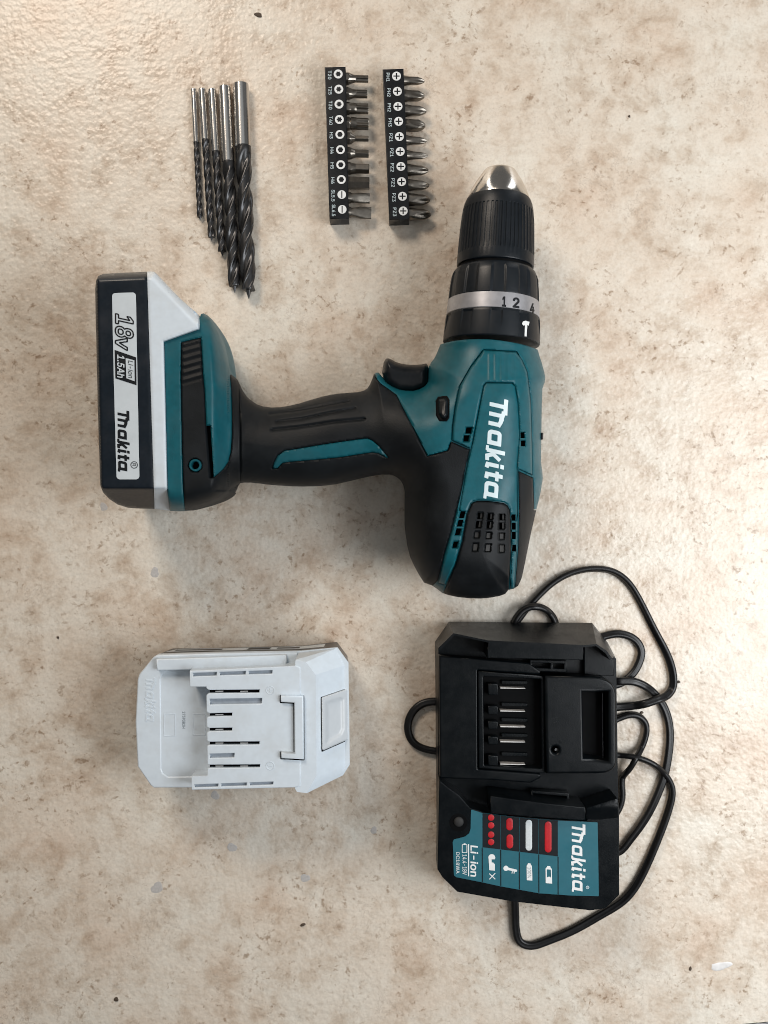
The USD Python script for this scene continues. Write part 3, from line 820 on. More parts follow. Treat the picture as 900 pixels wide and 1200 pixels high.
def plane_z(a, b, c):
    a, b, c = (np.array([p[0] - 450, 600 - p[1], p[2]], float) for p in (a, b, c))
    n = np.cross(b - a, c - a)
    return lambda p: a[2] - (n[0] * (p[:, 0] - a[0]) + n[1] * (p[:, 1] - a[1])) / n[2]


def face_z(p):
    """height of the sloping end face under the pixel, by the real plane through three of its corners"""
    A, B, C = w1(370, 791, 45.6), w1(371, 909, 45.6), w1(409, 850, 29)
    n = np.cross(B - A, C - A)
    rays = W(p, 0.0) - np.array([0, 0, EYE])
    k = ((A - np.array([0, 0, EYE])) @ n) / (rays @ n)
    return EYE + k * rays[:, 2]


btn = QP([(377, 817.6), (407.2, 807.3), (408.3, 866.4), (377.6, 880)])
obj("button_gap", decal(rounded(btn.buffer(0.9), 0.8).difference(btn.buffer(-1)), face_z, lift=0.08, th=0.3, step=4), "dark_recess", endo)
btn_r = rounded(btn, 1.5)
dish = rounded(QP([(380.5, 822), (400, 816), (403.5, 818.5), (404, 855), (400.5, 862), (381, 874)]), 2.5)


def button_z(p):
    inside = shapely.contains_xy(dish, p[:, 0], p[:, 1])
    d = edge_dist(dish, p) * np.where(inside, 1, -1)
    return face_z(p) + 1.7 - 1.4 * sstep(-0.5, 5.0, d)


obj("release_button", shell(btn_r, button_z, depth=2.5, drop=(0.5, 1.0), step=1.2), "button_plastic", endo)
lz = 46.6
latch = QP([(328.9, 815.6), (355.4, 815.8), (355.9, 890.2), (329.4, 888.9), (329.4, 881.6), (345.0, 882.5), (344.6, 823.9), (328.9, 823)])
obj("latch_gap", plate(latch.buffer(0.95), ZR + 0.12, ZR - 1, b=0), "dark_recess", spare)
obj("latch_hook", plate(latch, ZR + 2.2, ZR - 0.5, b=0.8), "white_plastic", spare)
for y, shape in ((809, box(-2.5, -0.5, 2.5, 0.5).union(box(-0.5, -2.5, 0.5, 2.5))), (897.5, box(-2.5, -0.5, 2.5, 0.5))):
    q_ = Q([(316.5, y)])[0]
    obj("polarity_ring", plate(disc(316.5, y, 5.0).difference(disc(316.5, y, 4.2)), ZR + 0.16, ZR - 0.3, b=0.1), "white_plastic", spare)
    obj("polarity_sign", plate(affinity.translate(shape, q_[0], q_[1]), ZR + 0.16, ZR - 0.3, b=0), "white_plastic", spare)

for pts in ([(192, 836.5), (205.5, 836.5), (205.5, 863), (192, 863)], [(226, 836), (241, 836), (241, 862), (226, 862)]):
    q = QP(pts)
    obj("recess_frame", plate(q.difference(q.buffer(-1.0)), ZS - 0.28, ZS - 2, b=0.1), "white_plastic", spare)
obj("serial_print", decal(letters("27393B2H", (213.6, 834), 3.4, 19.5), ZS - 0.45, lift=0.08, th=0.1, step=None), "grey_print", spare)
obj("embossed_mark", decal(put_word((170.6, 795), 50, 11.5), ZS, lift=0.22, th=0.5, step=None), "white_plastic", spare)

# ------------------------------------------------------------------ charger
chg = thing("battery_charger", "black battery charger with teal indicator panel and coiled black cord", "charger")
Z0, ZT, ZD, ZK, ZL, ZP = 6.0, 22.0, 29.0, 33.0, 40.0, 35.0
tub_low = [(509.6, 752), (526, 728.5), (694, 730), (712, 752.8), (721, 770), (722, 900), (722.5, 1040), (706, 1056), (690, 1058), (600, 1049), (538, 1038), (521, 1024), (512, 1016)]
tub_top = [(513.6, 759), (531, 742), (696, 755), (712, 763), (722, 772), (724, 900), (725.3, 1049), (709.5, 1063.5), (692, 1065.5), (600, 1055), (537, 1044), (519, 1027.5), (513.5, 1018)]
la = W(Q(tub_low), Z0)
lb = W(Q(tub_top), ZT)
tub = obj("lower_case", loft([la[::-1], lb[::-1]]), "charger_black", chg)
for fx, fy in ((540, 770), (690, 775), (700, 1025), (550, 1015)):
    f = trimesh.creation.cylinder(radius=5, height=Z0 + 0.2, sections=24)
    c = w1(fx, fy, 0)
    f.apply_translation([c[0], c[1], (Z0 + 0.2) / 2])
    obj("rubber_foot", f, "rubber_foot", chg)
# far wall: sloping outside, upright inside
base = [(509.6, 752), (526, 728.5), (572, 729), (690, 730), (694, 730.2), (712, 752.8), (721, 770)]
crest = [(513.6, 759.5), (531.4, 742), (572, 750.4), (684, 756), (699, 754.6), (711.5, 763), (717, 771)]
lo, hi = W(Q(base), Z0 + 0.3), W(Q(crest), ZL)
inn = hi.copy()
inn[:, 1] -= 1.1
inn[:, 0] += np.array([1.0, 0.6, 0, 0, -0.2, -0.8, -1.0])
inl = inn.copy()
inl[:, 2] = ZT - 1
lo2 = lo.copy()
n = len(lo)
vv = np.vstack([lo, hi, inn, inl])
ff = []
for i in range(n - 1):
    for a, b in ((0, 1), (1, 2), (2, 3), (3, 0)):
        ff += [(a * n + i, b * n + i, b * n + i + 1), (a * n + i, b * n + i + 1, a * n + i + 1)]
for i, s in ((0, 1), (n - 1, -1)):
    q = [i, n + i, 2 * n + i, 3 * n + i][::-s]
    ff += [(q[0], q[1], q[2]), (q[0], q[2], q[3])]
wall = trimesh.Trimesh(vv, np.array(ff), process=False)
trimesh.repair.fix_normals(wall)
obj("far_wall", wall, "charger_black", chg, smooth=20)
obj("guide_rail", plate([(572, 751.6), (683.6, 757), (683.8, 773.6), (571.3, 771.2)], ZL - 0.1, ZT - 0.5, b=0.5), "charger_black", chg)
obj("end_wall_cheek", plate([(684.5, 757.5), (699, 756.2), (711, 764.5), (719.6, 774), (719.8, 792), (697, 792), (684.5, 790)], ZT + 4, ZT - 0.5, b=0.6), "charger_black", chg)
# cavity frame behind the guide rail
cav = QP([(621, 773), (664, 774.6), (664, 788), (621, 786)])
obj("catch_frame", plate(cav.difference(QP([(623.5, 776.5), (645, 777.3), (645, 783.3), (623.5, 782.3)])).difference(QP([(648, 777.4), (661, 777.9), (661, 783.8), (648, 783.4)])), ZT + 6.5, ZT - 0.5, b=0.4), "charger_black", chg)
# left deck with the window round the contacts
win = rounded(QP([(566.5, 792.8), (634, 796.2), (635, 901), (567.5, 897)]), 1)
frame_o = QP([(560.6, 786.5), (637.6, 792), (639.2, 906.6), (561, 900.6)])
obj("left_deck", plate(QP([(514.6, 768.5), (572, 772.8), (620, 777), (633, 786), (633, 912), (622, 918), (575, 914.4), (515.5, 912.5)]).difference(frame_o.buffer(0.7)), ZD, ZT - 0.5, b=1.6), "charger_black", chg)
tf = obj("terminal_frame", plate(frame_o.difference(win), ZD + 0.7, ZT - 0.5, b=0.7), "charger_black", chg)
obj("terminal_floor", plate(win.buffer(0.5), ZT + 1.2, ZT - 0.5, b=0), "dark_recess", tf)
for y, a, b in ((806.4, 801.3, 814.7), (833.3, 827.3, 837.3), (851.6, 845.3, 854.7), (869.3, 863.3, 872.7), (895.7, 885.5, 898)):
    obj("contact_block", plate([(571.8, a), (583.4, a + 0.4), (583.9, b), (572.2, b)], ZD - 1.0, ZT - 0.3, b=0.6), "charger_black", tf)
    obj("contact_shelf", plate([(588, a - 4), (618, a - 3), (618, a + 1), (588, a + 0.5)], ZT + 3, ZT - 0.3, b=0.4), "charger_black", tf)
    obj("contact_blade", plate([(586.4, y - 0.9), (608, y - 0.2), (615.4, y), (615.4, y + 0.8), (608, y + 1.0), (586.4, y + 0.6)], ZD - 1.8, ZT - 0.3, b=0.25), "brass_glint", tf)
# right deck
deck_r = QP([(638.8, 791.6), (697, 793.2), (705, 794.2), (712, 797), (717.4, 801), (720.8, 806.6), (722.4, 813), (722.8, 820), (722.8, 893), (721.4, 898.4), (718.4, 902.6), (711, 906), (700, 907), (640.6, 907)])
wd = QP([(682.8, 810.8), (713, 810.8), (713.3, 892), (684, 888.6)])
hole = disc(651, 879, 4.2)
rd = obj("right_deck", plate(deck_r.difference(wd).difference(hole), ZK, ZT - 0.5, b=1.5), "charger_black", chg)
obj("window_pit", plate(wd.buffer(0.6), ZT + 1, ZT - 0.5, b=0), "dark_recess", rd)
obj("pit_rib", plate([(705.5, 812), (706.7, 812), (707.2, 890), (706, 890)], ZT + 6, ZT, b=0.2), "black_plastic", rd)
pin = trimesh.creation.cylinder(radius=0.8, height=8, sections=16)
c = w1(653, 880, ZK)
pin.apply_translation([c[0], c[1], ZT + 4.4])
obj("hole_pin", pin, "grey_metal", rd)
obj("embossed_symbol", decal(QP([(646, 842.6), (654, 840.6), (654.4, 841.8), (646.4, 843.8)]).union(QP([(649, 847), (655, 845), (655.4, 856), (654.2, 856), (653.8, 847.2), (649.4, 848.2)])), ZK, lift=0.12, th=0.3, step=None), "charger_black", rd)
# near valley: catch frame and guide rail
obj("near_catch_frame", plate(QP([(622.7, 926.6), (667, 929.8), (667, 945), (622.7, 944)]).difference(QP([(625.2, 930), (663.8, 933.4), (663.8, 943), (625.2, 940)])), ZT + 6, ZT - 0.5, b=0.4), "charger_black", chg)
obj("near_guide_rail", plate([(575, 933), (640, 941.6), (686, 946.3), (686.2, 961.4), (640, 958.6), (575.2, 953.6)], ZL, ZT - 0.5, b=0.5), "charger_black", chg)
pb_ = rounded(QP([(514.6, 914), (524, 922), (538, 932), (551, 947), (575.2, 954.2), (640, 959.3), (686.5, 962.2), (690, 958), (724.2, 937), (725.6, 945), (725.8, 1049), (709.8, 1065), (692, 1067.2), (600, 1056.6), (536, 1045.4), (518.6, 1028.4), (512.6, 1019)]), 1.2)
obj("panel_case", plate(pb_.simplify(0.15), ZP, ZT - 0.5, b=2.6, nb=6), "charger_black", chg)
obj("corner_gusset", shell(QP([(687.3, 947.2), (723.6, 935.8), (724.2, 958), (700, 964), (687, 962)]), lambda p: 38.5 - 4 * sstep(945, 965, 600 - p[:, 1]), floor=ZT, drop=(0.5, 1.0), step=4), "charger_black", chg)
# screw dome
knob = obj("hanging_recess", plate(disc(537.3, 964, 10.5), ZP + 0.12, ZP - 1.5, b=0.1, r=0.01), "dark_recess", chg)
dome = trimesh.creation.icosphere(3, 2.6)
dome.vertices[:, 2] *= 0.55
dome.apply_translation(w1(537.5, 963, ZP + 0.2))
obj("screw_dome", dome, "rubber_foot", chg)
lab_out = rounded(QP([(552, 948.6), (565.3, 952.8), (610, 958.2), (654, 961.6), (700.4, 963.8), (701.8, 1050.2), (670, 1049.5), (632, 1046.8), (586.7, 1038.7), (565.3, 1034), (535, 1028), (532, 1026), (530.6, 987), (532, 983.6), (537, 982.6), (545, 980.4), (549.8, 976.6), (551.6, 971)]), 1.0)
panel_l = obj("indicator_panel", decal(lab_out, ZP, lift=0.15, th=0.4, step=None, edge_step=3), "teal_label", chg)
cols = [565.3, 586.8, 608.7, 631.4, 654.1]
topy = lambda x: np.interp(x, [552, 565.3, 610, 654, 700], [948.6, 952.8, 958.2, 961.6, 963.8])
boty = lambda x: np.interp(x, [565, 654], [992.8, 1003.6])
for k in range(4):
    a, b = cols[k] + 0.35, cols[k + 1] - 0.35
    obj("lamp_field", decal(QP([(a, topy(a) + 0.3), (b, topy(b) + 0.3), (b, boty(b)), (a, boty(a))]), ZP, lift=0.32, th=0.15, step=None, edge_step=8), "black_print", panel_l)
for x in cols:
    obj("divider_line", decal(QP([(x - 0.5, boty(x) + 0.6), (x + 0.5, boty(x) + 0.6), (x + 0.6, np.interp(x, [565, 587, 632, 654], [1033.6, 1038.4, 1046.4, 1048.2])), (x - 0.4, np.interp(x, [565, 587, 632, 654], [1033.4, 1038.2, 1046.2, 1048]))]), ZP, lift=0.3, th=0.1, step=None, edge_step=8), "black_print", panel_l)


def pill(x, ya, yb, hw):
    return LineString(Q([(x, ya + hw), (x, yb - hw)])).buffer(hw, 8)


lamp = lambda g, m: obj("indicator_lamp", shell(g, ZP + 0.6, depth=0.5, drop=(0.12, 0.6), step=1.5, edge_step=0.8), m, panel_l)
for y in (958.2, 967.2, 978.2, 986.8):
    lamp(disc(575.5, y, 3.7), "red_lens")
lamp(pill(597.2, 958.7, 973, 3.8), "red_lens"), lamp(pill(597.5, 977.9, 994.2, 3.8), "red_lens")
lamp(pill(619.8, 960.8, 996.8, 3.7), "clear_lens"), lamp(pill(642.4, 962.8, 998.9, 3.9), "red_lens")
L2 = dict(lift=0.3, th=0.12, step=None)
obj("panel_wordmark", decal(put_word((670.2, 967), 77, 15.6, along=(0.008, 1)), ZP, **L2), "white_print", panel_l)
regc = disc(688.5, 1040, 1.9).difference(disc(688.5, 1040, 1.4)).union(letters("R", (687.6, 1039.2), 1.8, 1.5))
obj("trade_symbol", decal(regc, ZP, lift=0.3, th=0.12, step=None, edge_step=0.5), "logo_print", panel_l)
obj("chemistry_print", decal(letters("Li-ion", (551.6, 990.6), 8.2, 36.4, slant=0.12, bold=True), ZP, **L2), "white_print", panel_l)
obj("rule_line", decal(QP([(548.4, 989.2), (549.7, 989.2), (549.7, 1026.8), (548.4, 1026.8)]), ZP, **L2), "white_print", panel_l)
bs = QP([(541.8, 990), (547, 990), (547, 999), (541.8, 999)]).buffer(0.5)
obj("battery_symbol", decal(bs.difference(bs.buffer(-0.75)).union(QP([(543.3, 988.4), (545.5, 988.4), (545.5, 989.8), (543.3, 989.8)])), ZP, **L2), "white_print", panel_l)
obj("voltage_print", decal(letters("14.4-18V", (542.0, 1001.5), 5.0, 23.6), ZP, **L2), "white_print", panel_l)
obj("type_print", decal(letters("DC18WA", (534.4, 999), 4.0, 24.6), ZP, **L2), "white_print", panel_l)
i1 = shapely.union_all([disc(576.3, 1005, 4.0), QP([(572.6, 1005), (580.2, 1005), (578.4, 1011.5), (580, 1013), (580, 1020.4), (573.2, 1019.6), (573, 1013)])]).difference(QP([(576.2, 1007), (581, 1007), (581, 1011.6), (576.2, 1010.6)]))
xx = LineString(Q([(573.6, 1024), (580, 1030)])).buffer(0.5).union(LineString(Q([(580, 1023.6), (573.8, 1030.2)])).buffer(0.5))
obj("fault_symbol", decal(i1.union(xx), ZP, **L2), "white_print", panel_l)
i2 = disc(592.9, 1017.6, 3.0).union(LineString(Q([(593, 1017.6), (604.6, 1020.4)])).buffer(1.4)).union(LineString(Q([(600.5, 1020), (600, 1023.2)])).buffer(0.45)).union(LineString(Q([(603, 1020.4), (602.4, 1023.4)])).buffer(0.45))
obj("heat_symbol", decal(i2, ZP, **L2), "white_print", panel_l)
b3 = QP([(617.2, 1014.5), (618.4, 1013), (618.8, 1011.6), (621.6, 1011.8), (622.2, 1013.4), (623.4, 1015), (623.8, 1032), (617.4, 1031.4)])
obj("full_symbol", decal(b3.difference(letters("100%", (618.4, 1016.4), 4.0, 12.4)), ZP, **L2), "white_print", panel_l)
b4 = QP([(639.4, 1017.8), (640.8, 1016.2), (641.4, 1014.8), (644.6, 1015), (645.2, 1016.6), (646.8, 1018.6), (647, 1035.6), (639.6, 1034.8)])
b4 = b4.difference(QP([(640.8, 1018.6), (645.6, 1019.2), (645.7, 1028.6), (644.4, 1027.6), (642.4, 1027.6), (640.9, 1028.4)]))
obj("charging_symbol", decal(b4, ZP, **L2), "white_print", panel_l)

# power cord, one continuous flat twin lead
R = 2.7
LO, HI, UN = 2.3, 7.2, 3.0
cord = [(603, 1042, 3.2), (603.3, 1057, 3.0), (604, 1078, LO), (605.5, 1094, LO), (609, 1103, LO), (618, 1107.8, LO), (639, 1103.6, LO), (670, 1091, LO), (705, 1071.5, LO), (733, 1053, LO), (752, 1026, LO), (768, 990.8, LO), (785, 944, LO),
        (787.3, 924, LO), (778, 906.4, LO + 1), (765, 895.5, HI), (752, 889.6, HI), (738, 886.4, 6), (725, 885, LO + 1), (690, 886, UN), (600, 880, UN), (530, 882, UN), (512, 880.3, LO), (496, 877, LO), (484, 869.5, LO), (478.3, 857, LO), (479.4, 843, LO), (486, 831.5, LO), (496, 824.4, LO), (512, 822, LO),
        (560, 822, UN), (660, 829, UN), (725, 828.4, LO), (742, 827, LO + 1), (757, 824.4, HI), (770, 820, HI), (781, 815.4, LO + 2), (788, 806, LO), (789, 795, LO), (784.5, 774, LO), (768, 740.5, LO), (757, 718.5, LO), (747.5, 700, LO), (738, 685, LO), (728, 675.2, LO), (716, 669, LO), (701.5, 666.6, LO), (680, 668.6, LO), (658, 677, LO), (643, 687.5, LO), (631, 699, LO),
        (618, 713.5, LO), (608, 726.5, LO), (600, 740, UN), (597, 756, UN), (598.5, 742, UN), (604, 726, HI), (612, 716, HI), (624, 711, HI), (638, 713.6, 5), (645.5, 719.6, LO), (650.4, 728, LO), (655, 745, UN), (680, 752, UN), (711, 744.8, LO), (722, 742.8, LO), (734, 744.4, LO), (746, 751.4, LO), (751.6, 763.6, LO), (749, 776.5, LO), (743, 787.5, LO), (733, 797, LO), (724, 801.8, UN), (712, 803, UN),
        (716, 800.4, UN), (726, 798.4, HI), (741, 798.6, HI), (754, 803, 6), (766, 812, 3.2), (778, 828.5, LO), (784.8, 853.7, LO), (783.4, 885, LO), (779.5, 906, LO), (772, 928, LO), (762, 950, LO), (748.5, 971.5, LO), (737, 986.5, LO), (724, 999, LO), (700, 985, UN), (698, 900, UN), (710, 850, UN), (725, 841.6, LO), (737, 837.8, LO), (748, 839, LO), (757, 848.5, LO), (757.4, 860, LO), (753, 874, LO), (744, 891, HI), (737, 902, 6), (730, 911, LO), (729.6, 927, LO), (727, 945, LO), (716, 960, UN)]
qq = spline([(*Q([(a, b)])[0], z) for a, b, z in cord], 1500)
cl = W(qq[:, :2], qq[:, 2])
tg = np.gradient(cl, axis=0)
tg /= np.linalg.norm(tg, axis=1, keepdims=True)
sd = np.cross(tg, [0, 0, 1.0])
sd /= np.linalg.norm(sd, axis=1, keepdims=True)
upv = np.cross(sd, tg)
th = np.arange(20) / 20 * 2 * np.pi
ex, ez = 2.25 * np.cos(th), 1.8 * np.sin(th) * (1 - 0.28 * np.exp(-(np.cos(th) / 0.28) ** 2))
tw = np.cumsum(0.012 * np.sin(np.arange(len(cl)) / 90.0)) * 0.6
loops = []
for i in range(len(cl)):
    c_, s_ = math.cos(tw[i]), math.sin(tw[i])
    loops.append(cl[i] + np.outer(ex * c_ - ez * s_, sd[i]) + np.outer(ex * s_ + ez * c_, upv[i]))
obj("power_cord", loft(loops), "cord_black", chg, smooth=50)

# ------------------------------------------------------------------ screwdriver bits in their holders
def holder(name_label, corners, circles, codes, kinds):
    h = thing("bit_holder", name_label, "bit holder", "black plastic strips of screwdriver bits")
    ZH = 10.5
    top = QP(corners)
    body = obj("holder_strip", plate(top, ZH, 0.0, b=0.5), "black_plastic", h)
    for (cx, cy), code, kd in zip(circles, codes, kinds):
        if kd == "star":
            a = np.linspace(0, 2 * np.pi, 49)[:-1]
            s = Polygon(np.c_[(3.1 - 0.75 * (np.cos(6 * a) < -0.2)) * np.cos(a), (3.1 - 0.75 * (np.cos(6 * a) < -0.2)) * np.sin(a)])
            g = Point(0, 0).buffer(5.2, 10).difference(s)
        elif kd == "hex":
            g = Point(0, 0).buffer(5.2, 10).difference(Polygon([(3.3 * math.cos(k * math.pi / 3), 3.3 * math.sin(k * math.pi / 3)) for k in range(6)]))
        elif kd == "slot":
            g = Point(0, 0).buffer(5.0, 10).difference(box(-0.65, -4.0, 0.65, 4.0))
        else:
            g = Point(0, 0).buffer(5.2, 10).difference(box(-0.75, -3.7, 0.75, 3.7).union(box(-3.7, -0.75, 3.7, 0.75)))
        q = Q([(cx, cy)])[0]
        obj("printed_symbol", decal(affinity.translate(g, q[0], q[1]), ZH, lift=0.05, th=0.1, step=None, edge_step=0.8), "white_print", h)
        ln = 10.0 if len(code) == 3 else 7.4
        if len(code) > 3:
            ln = 13.5
        obj("printed_code", decal(letters(code, (cx - 12.0, cy - ln / 2 + 1.2), 3.9, ln), ZH, lift=0.05, th=0.1, step=None, edge_step=0.8), "logo_print", h)
    return h


def bit_mesh(kind, size, length):
    """A hex bit, axis along +x from the holder's face at x = 0 to the tip at x = length (mm), shank 6.35 across flats."""
    n = 48
    th = np.arange(n) / n * 2 * np.pi

    def hexr(af):
        a = (th + np.pi / 6) % (np.pi / 3) - np.pi / 6
        return af / 2 / np.cos(a)

    def star(r, depth, k, ph=0.0):
        return r * (1 - depth * (0.5 - 0.5 * np.cos(k * (th - ph))) ** 0.8)

    L = []

    def add(x, r):
        r = np.broadcast_to(r, n)
        L.append(np.column_stack([np.full(n, x), r * np.cos(th), r * np.sin(th)]))

    big = hexr(6.3)
    add(-1.5, big * 0.98)
    if kind == "star":
        r = {"T20": 1.95, "T25": 2.25, "T30": 2.8, "T40": 3.35}[size]
        add(1.2, big), add(2.0, np.minimum(big, 3.0))
        add(3.6 if r < 3 else 2.4, np.full(n, max(r + 0.15, 2.3)))
        add(5.2, np.full(n, r)), add(6.0, star(r, 0.28, 6)), add(length - 0.3, star(r, 0.28, 6)), add(length, star(r * 0.9, 0.28, 6))
    elif kind == "hex":
        af = {"H3": 3.0, "H4": 4.0, "H5": 5.0, "H6": 6.0}[size]
        add(1.2, big), add(2.2, np.minimum(big, 3.0 if af < 5.5 else 3.6)), add(4.2, hexr(af) * 1.03), add(4.6, hexr(af)), add(length - 0.3, hexr(af)), add(length, hexr(af) * 0.9)
    elif kind == "slot":
        w = 5.5 if size == "SL5.5" else 6.5
        for x, hh, ww in ((0.8, 3.0, 3.0), (1.8, 2.5, 2.5), (3.5, 2.4, 2.5), (6.5, 1.6, w / 2), (9.5, 1.0, w / 2), (length, 0.45, w / 2)):
            c, s = np.cos(th), np.sin(th)
            q = (np.abs(c / ww) ** 5 + np.abs(s / hh) ** 5) ** -0.2 if x > 3 else np.full(n, min(ww, hh))
            add(x, q)
    else:
        r = {"1": 2.35, "2": 3.0, "3": 3.35}[size[-1]]
        dp = 0.42 if kind == "cross" else 0.36
        fl_ = lambda rr, k: star(rr, dp * k, 4, 0.4 if kind == "cross" else 0.75)
        add(0.8, np.minimum(big, r + 0.35)), add(2.4, np.full(n, r)), add(4.0, fl_(r, 0.25)), add(length * 0.66, fl_(r * 0.99, 0.8)), add(length * 0.84, fl_(r * 0.76, 1.0)), add(length * 0.96, fl_(r * 0.44, 0.9)), add(length, fl_(r * 0.26, 0.5))
    return loft(L)


def place_bit(m, p0, p1):
    d = np.array(p1) - np.array(p0)
    M = np.eye(4)
    ang = math.atan2(d[1], d[0])
    M[:2, :2] = [[math.cos(ang), -math.sin(ang)], [math.sin(ang), math.cos(ang)]]
    m.apply_transform(M)
    m.apply_translation(p0)
    return m


yk = [100, 207, 312, 420, 525, 632, 738, 842, 948, 1052]
xk = [158, 162, 164, 166, 170, 174, 176, 180, 183, 186]
circ1 = [(x / 6 + 370, y / 6 + 70) for x, y in zip(xk, yk)]
codes1 = ["T20", "T25", "T30", "T40", "H3", "H4", "H5", "H6", "SL5.5", "SL6.5"]
kinds1 = ["star"] * 4 + ["hex"] * 4 + ["slot"] * 2
holder("left black bit holder with star, hex and slotted bits", [(380.4, 78.3), (405, 78), (408.6, 256), (386, 256.6)], circ1, codes1, kinds1)
yk2 = [115, 222, 328, 433, 540, 645, 750, 857, 960, 1063]
xk2 = [178, 184, 188, 193, 198, 204, 209, 214, 220, 225]
circ2 = [(x / 6 + 435, y / 6 + 70) for x, y in zip(xk2, yk2)]
codes2 = ["PH1", "PH2", "PH2", "PH3", "PZ1", "PZ1", "PZ2", "PZ2", "PZ3", "PZ3"]
holder("right black bit holder with ten cross-head bits, nearest the chuck", [(448.4, 80.8), (473, 80.3), (480, 256.5), (456.2, 257.4)], circ2, codes2, ["cross"] * 10)

ZB = 5.2
tips1 = [431.7, 430.5, 431.8, 432, 432, 432.3, 432.8, 433, 433.5, 435.2]
tips2 = [497.4, 497.6, 499.8, 498.2, 500, 501.6, 502, 503, 504, 505]
words1 = ["thin star bit beside the T20 mark, topmost in the left holder", "star bit beside the T25 mark in the left holder", "star bit beside the T30 mark in the left holder", "thickest star bit, beside the T40 mark in the left holder",
          "thinnest hex bit, beside the H3 mark in the left holder", "hex bit beside the H4 mark in the left holder", "hex bit beside the H5 mark in the left holder", "thickest hex bit, beside the H6 mark in the left holder",
          "narrower flat blade bit beside the SL5.5 mark", "wider flat blade bit beside the SL6.5 mark, lowest in the left holder"]
words2 = ["small pointed cross bit beside the PH1 mark, topmost in the right holder", "cross bit beside the upper PH2 mark in the right holder", "cross bit beside the lower PH2 mark in the right holder", "blunt thick cross bit beside the PH3 mark in the right holder",
          "small cross bit beside the upper PZ1 mark", "small cross bit beside the lower PZ1 mark", "dark cross bit beside the upper PZ2 mark", "cross bit beside the lower PZ2 mark, third from the bottom", "thick cross bit beside the upper PZ3 mark, second from the bottom", "thick cross bit beside the lower PZ3 mark, lowest in the right holder"]
for words, circ, tips, codes, kinds, edge in ((words1, circ1, tips1, codes1, kinds1, lambda y: 405 + 3.6 * (y - 78) / 178), (words2, circ2, tips2, codes2, ["cross"] * 4 + ["pozi"] * 6, lambda y: 473 + 7 * (y - 80) / 176)):
    for k in range(10):
        c = w1(*circ[k], 10.5)
        e = w1(edge(circ[k][1]), circ[k][1], 10.5)
        x_tip = w1(tips[k], circ[k][1] + 5, ZB)[0]
        lean = -0.02
        ln = x_tip - e[0]
        m = bit_mesh(kinds[k], codes[k], ln)
        rot = trimesh.transformations.rotation_matrix(rng.uniform(0, 0.6) if kinds[k] != "slot" else 0.1 + 0.2 * (k == 8), [1, 0, 0])
        m.apply_transform(rot)
        place_bit(m, [e[0] - 0.05, c[1], ZB], [e[0] + 10, c[1] + 10 * lean, ZB])
        b = obj("screwdriver_bit", m, "bit_steel", None, smooth=38)
        tag(b, words[k], "screwdriver bit", "steel bits held in the two strips")

# ------------------------------------------------------------------ wood drill bits
wood = [((226.9, 104.5), (230.4, 167.0), (234.6, 258.6), 3.5, 21, "thinnest wood drill bit, leftmost of the row of five"),
        ((236.9, 104.5), (240.2, 164.0), (248.2, 283.0), 4.4, 26, "second thinnest wood drill bit, beside the leftmost one"),
        ((248.6, 105.2), (252.5, 178.0), (260.6, 300.6), 5.0, 29, "middle wood drill bit of the row of five"),
        ((263.5, 102.2), (267.7, 190.0), (275.2, 343.8), 7.4, 42, "long thick wood drill bit beside the thickest one"),
        ((282.2, 98.7), (286.2, 172.0), (291.6, 350.8), 9.3, 57, "thickest wood drill bit, rightmost of the row of five")]
for (a, b, c, r, half, words) in wood:
    Rm = r * S * 0.985
    t = thing("wood_drill_bit", words, "drill bit", "five wood drill bits in a row")
    A, B, C = (w1(*p, Rm) for p in (a, b, c))
    A[2] = B[2] = C[2] = Rm
    ax = C - A
    Ltot = np.linalg.norm(ax)
    Ls = np.linalg.norm(B - A)
    ax /= Ltot
    obj("shank", lathe(A, ax, [(0, Rm * 0.7), (0.05, Rm * 0.93), (0.5, Rm), (Ls - 0.2, Rm), (Ls, Rm * 0.96)], n=48), "shank_steel", t)
    n = 72
    th = np.arange(n) / n * 2 * np.pi
    side = np.cross(ax, [0, 0, 1.0])
    pitch = 2 * half * S
    Lb = Ltot - 1.25 * Rm
    prof = []
    ph0 = rng.uniform(0, 3.1)
    for x in np.linspace(Ls - 0.3, Lb, 150):
        ph = ph0 + 2 * np.pi * (x - Ls) / pitch
        d = np.abs((th - ph + np.pi / 2) % np.pi - np.pi / 2)          # two flutes, half a turn apart
        run = sstep(Ls + 0.1 * Rm, Ls + 2.2 * Rm, x)
        fl = 1 - sstep(0.35, 0.90, d)
        margin = 1 - 0.07 * (sstep(0.95, 1.0, d) * 0 + (d > 1.12))      # land with a proud margin
        rr = Rm * 0.985 * margin * (1 - 0.38 * fl * run)
        prof.append(A + ax * x + np.outer(rr * np.sin(th), side) + np.outer(rr * np.cos(th), [0, 0, 1.0]))
    # the brad end: outer spurs fall back to a short cone with a centre point
    for dx, k in ((0.10, 0.96), (0.02, 0.72), (0.12, 0.40), (0.6, 0.26), (1.2, 0.04)):
        base_loop = prof[149] - (A + ax * Lb)
        prof.append(A + ax * (Lb + dx * Rm) + base_loop * k)
    obj("fluted_body", loft(prof), "black_oxide", t, smooth=40)

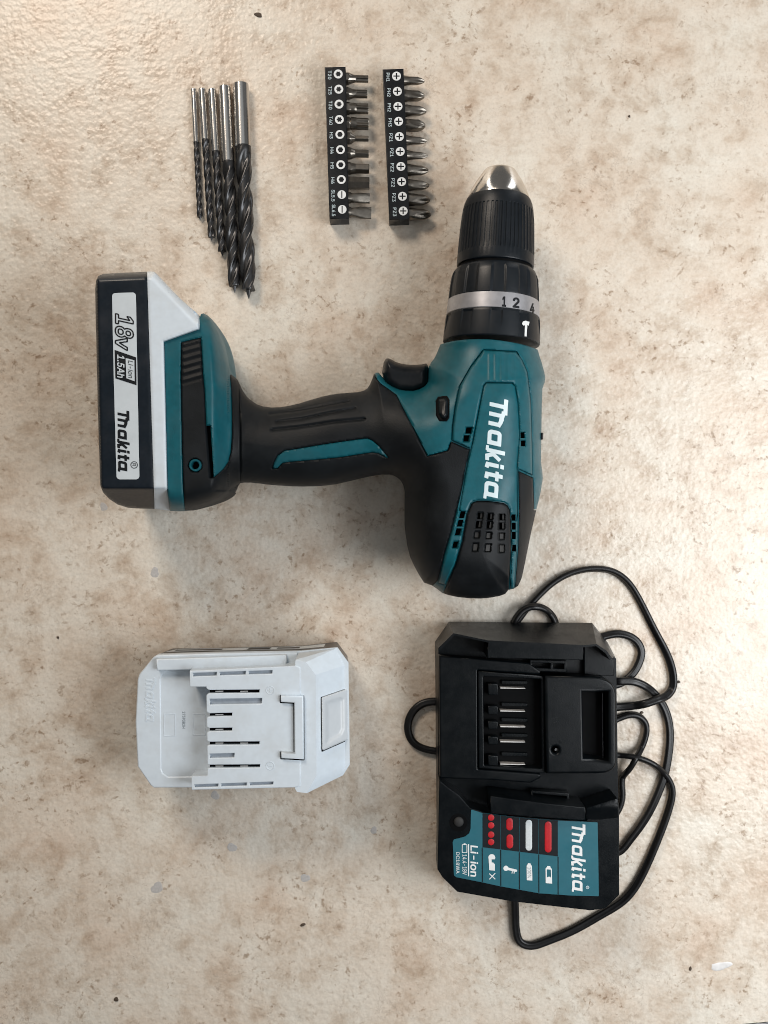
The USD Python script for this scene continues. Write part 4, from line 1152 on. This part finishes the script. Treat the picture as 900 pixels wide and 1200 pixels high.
# ------------------------------------------------------------------ odds and ends on the floor
def blob(px, py, r, h, seed, stretch=1.0, ang=0.0, n=18):
    g = np.random.default_rng(seed)
    a = np.arange(n) / n * 2 * np.pi
    rr = r * (1 + 0.12 * np.sin(2 * a + g.uniform(0, 6)) + 0.10 * np.sin(3 * a + g.uniform(0, 6)) + 0.05 * g.standard_normal(n))
    xy = np.c_[rr * np.cos(a) * stretch, rr * np.sin(a)] * S
    c, s = math.cos(ang), math.sin(ang)
    xy = xy @ np.array([[c, s], [-s, c]])
    o = w1(px, py, 0)
    ls = [np.c_[xy * k, np.full(n, z)] + [o[0], o[1], 0] for k, z in ((1.0, 0.0), (0.92, h * 0.6), (0.7, h * 0.92), (0.3, h))]
    return loft(ls)


for px, py, r, words in ((272, 993, 5.4, "blue-grey dried glue spot below the white battery, between two others"), (357.5, 1029, 5.0, "blue-grey dried glue spot farthest right below the white battery"), (184, 1040.5, 6.6, "round grey dried glue spot lowest on the left floor"),
                         (252, 932, 5.0, "faint grey glue spot touching the white battery's lower edge"), (121.5, 594, 4.6, "faint grey glue spot at the drill battery's lower left corner"), (181.5, 671, 5.4, "pale grey glue spot between drill battery and white battery"), (438, 973, 4.0, "small pale glue spot left of the charger's panel")):
    tag(obj("glue_spot", blob(px, py, r, 0.12, int(px)), "dried_glue"), words, "glue spot", "dried glue spots on the floor")
tag(obj("pale_flake", blob(845, 1132, 5, 0.35, 3, 2.4, 0.15), "pale_flake"), "white paint flake near the lower right corner", "paint flake")
for px, py, r, st, an, words in ((809, 1135, 1.5, 1.6, 1.4, "dark crumb beside the white paint flake"), (355, 1083.6, 1.6, 2.2, 0.3, "dark sliver crumb on the floor below the rightmost glue spot"), (136.4, 1171, 2.3, 1.2, 0.2, "round brown crumb near the lower left corner"), (68, 747, 1.5, 1.0, 0, "small dark crumb left of the white battery"),
                                 (795.4, 799, 1.5, 1.3, 0.5, "dark crumb just right of the charger cord loop"), (737.3, 136.5, 1.2, 1.2, 0.8, "dark crumb on bare floor at upper right"), (752, 835, 1.5, 1.6, 0.3, "dark crumb between the cord loops right of the charger"), (302.5, 17.5, 2.4, 2.2, -0.3, "brown crumb near the top edge above the drill bits")):
    tag(obj("crumb", blob(px, py, r, 0.7, int(px + py), st, an, 12), "brown_crumb"), words, "crumb", "dark crumbs on the floor")
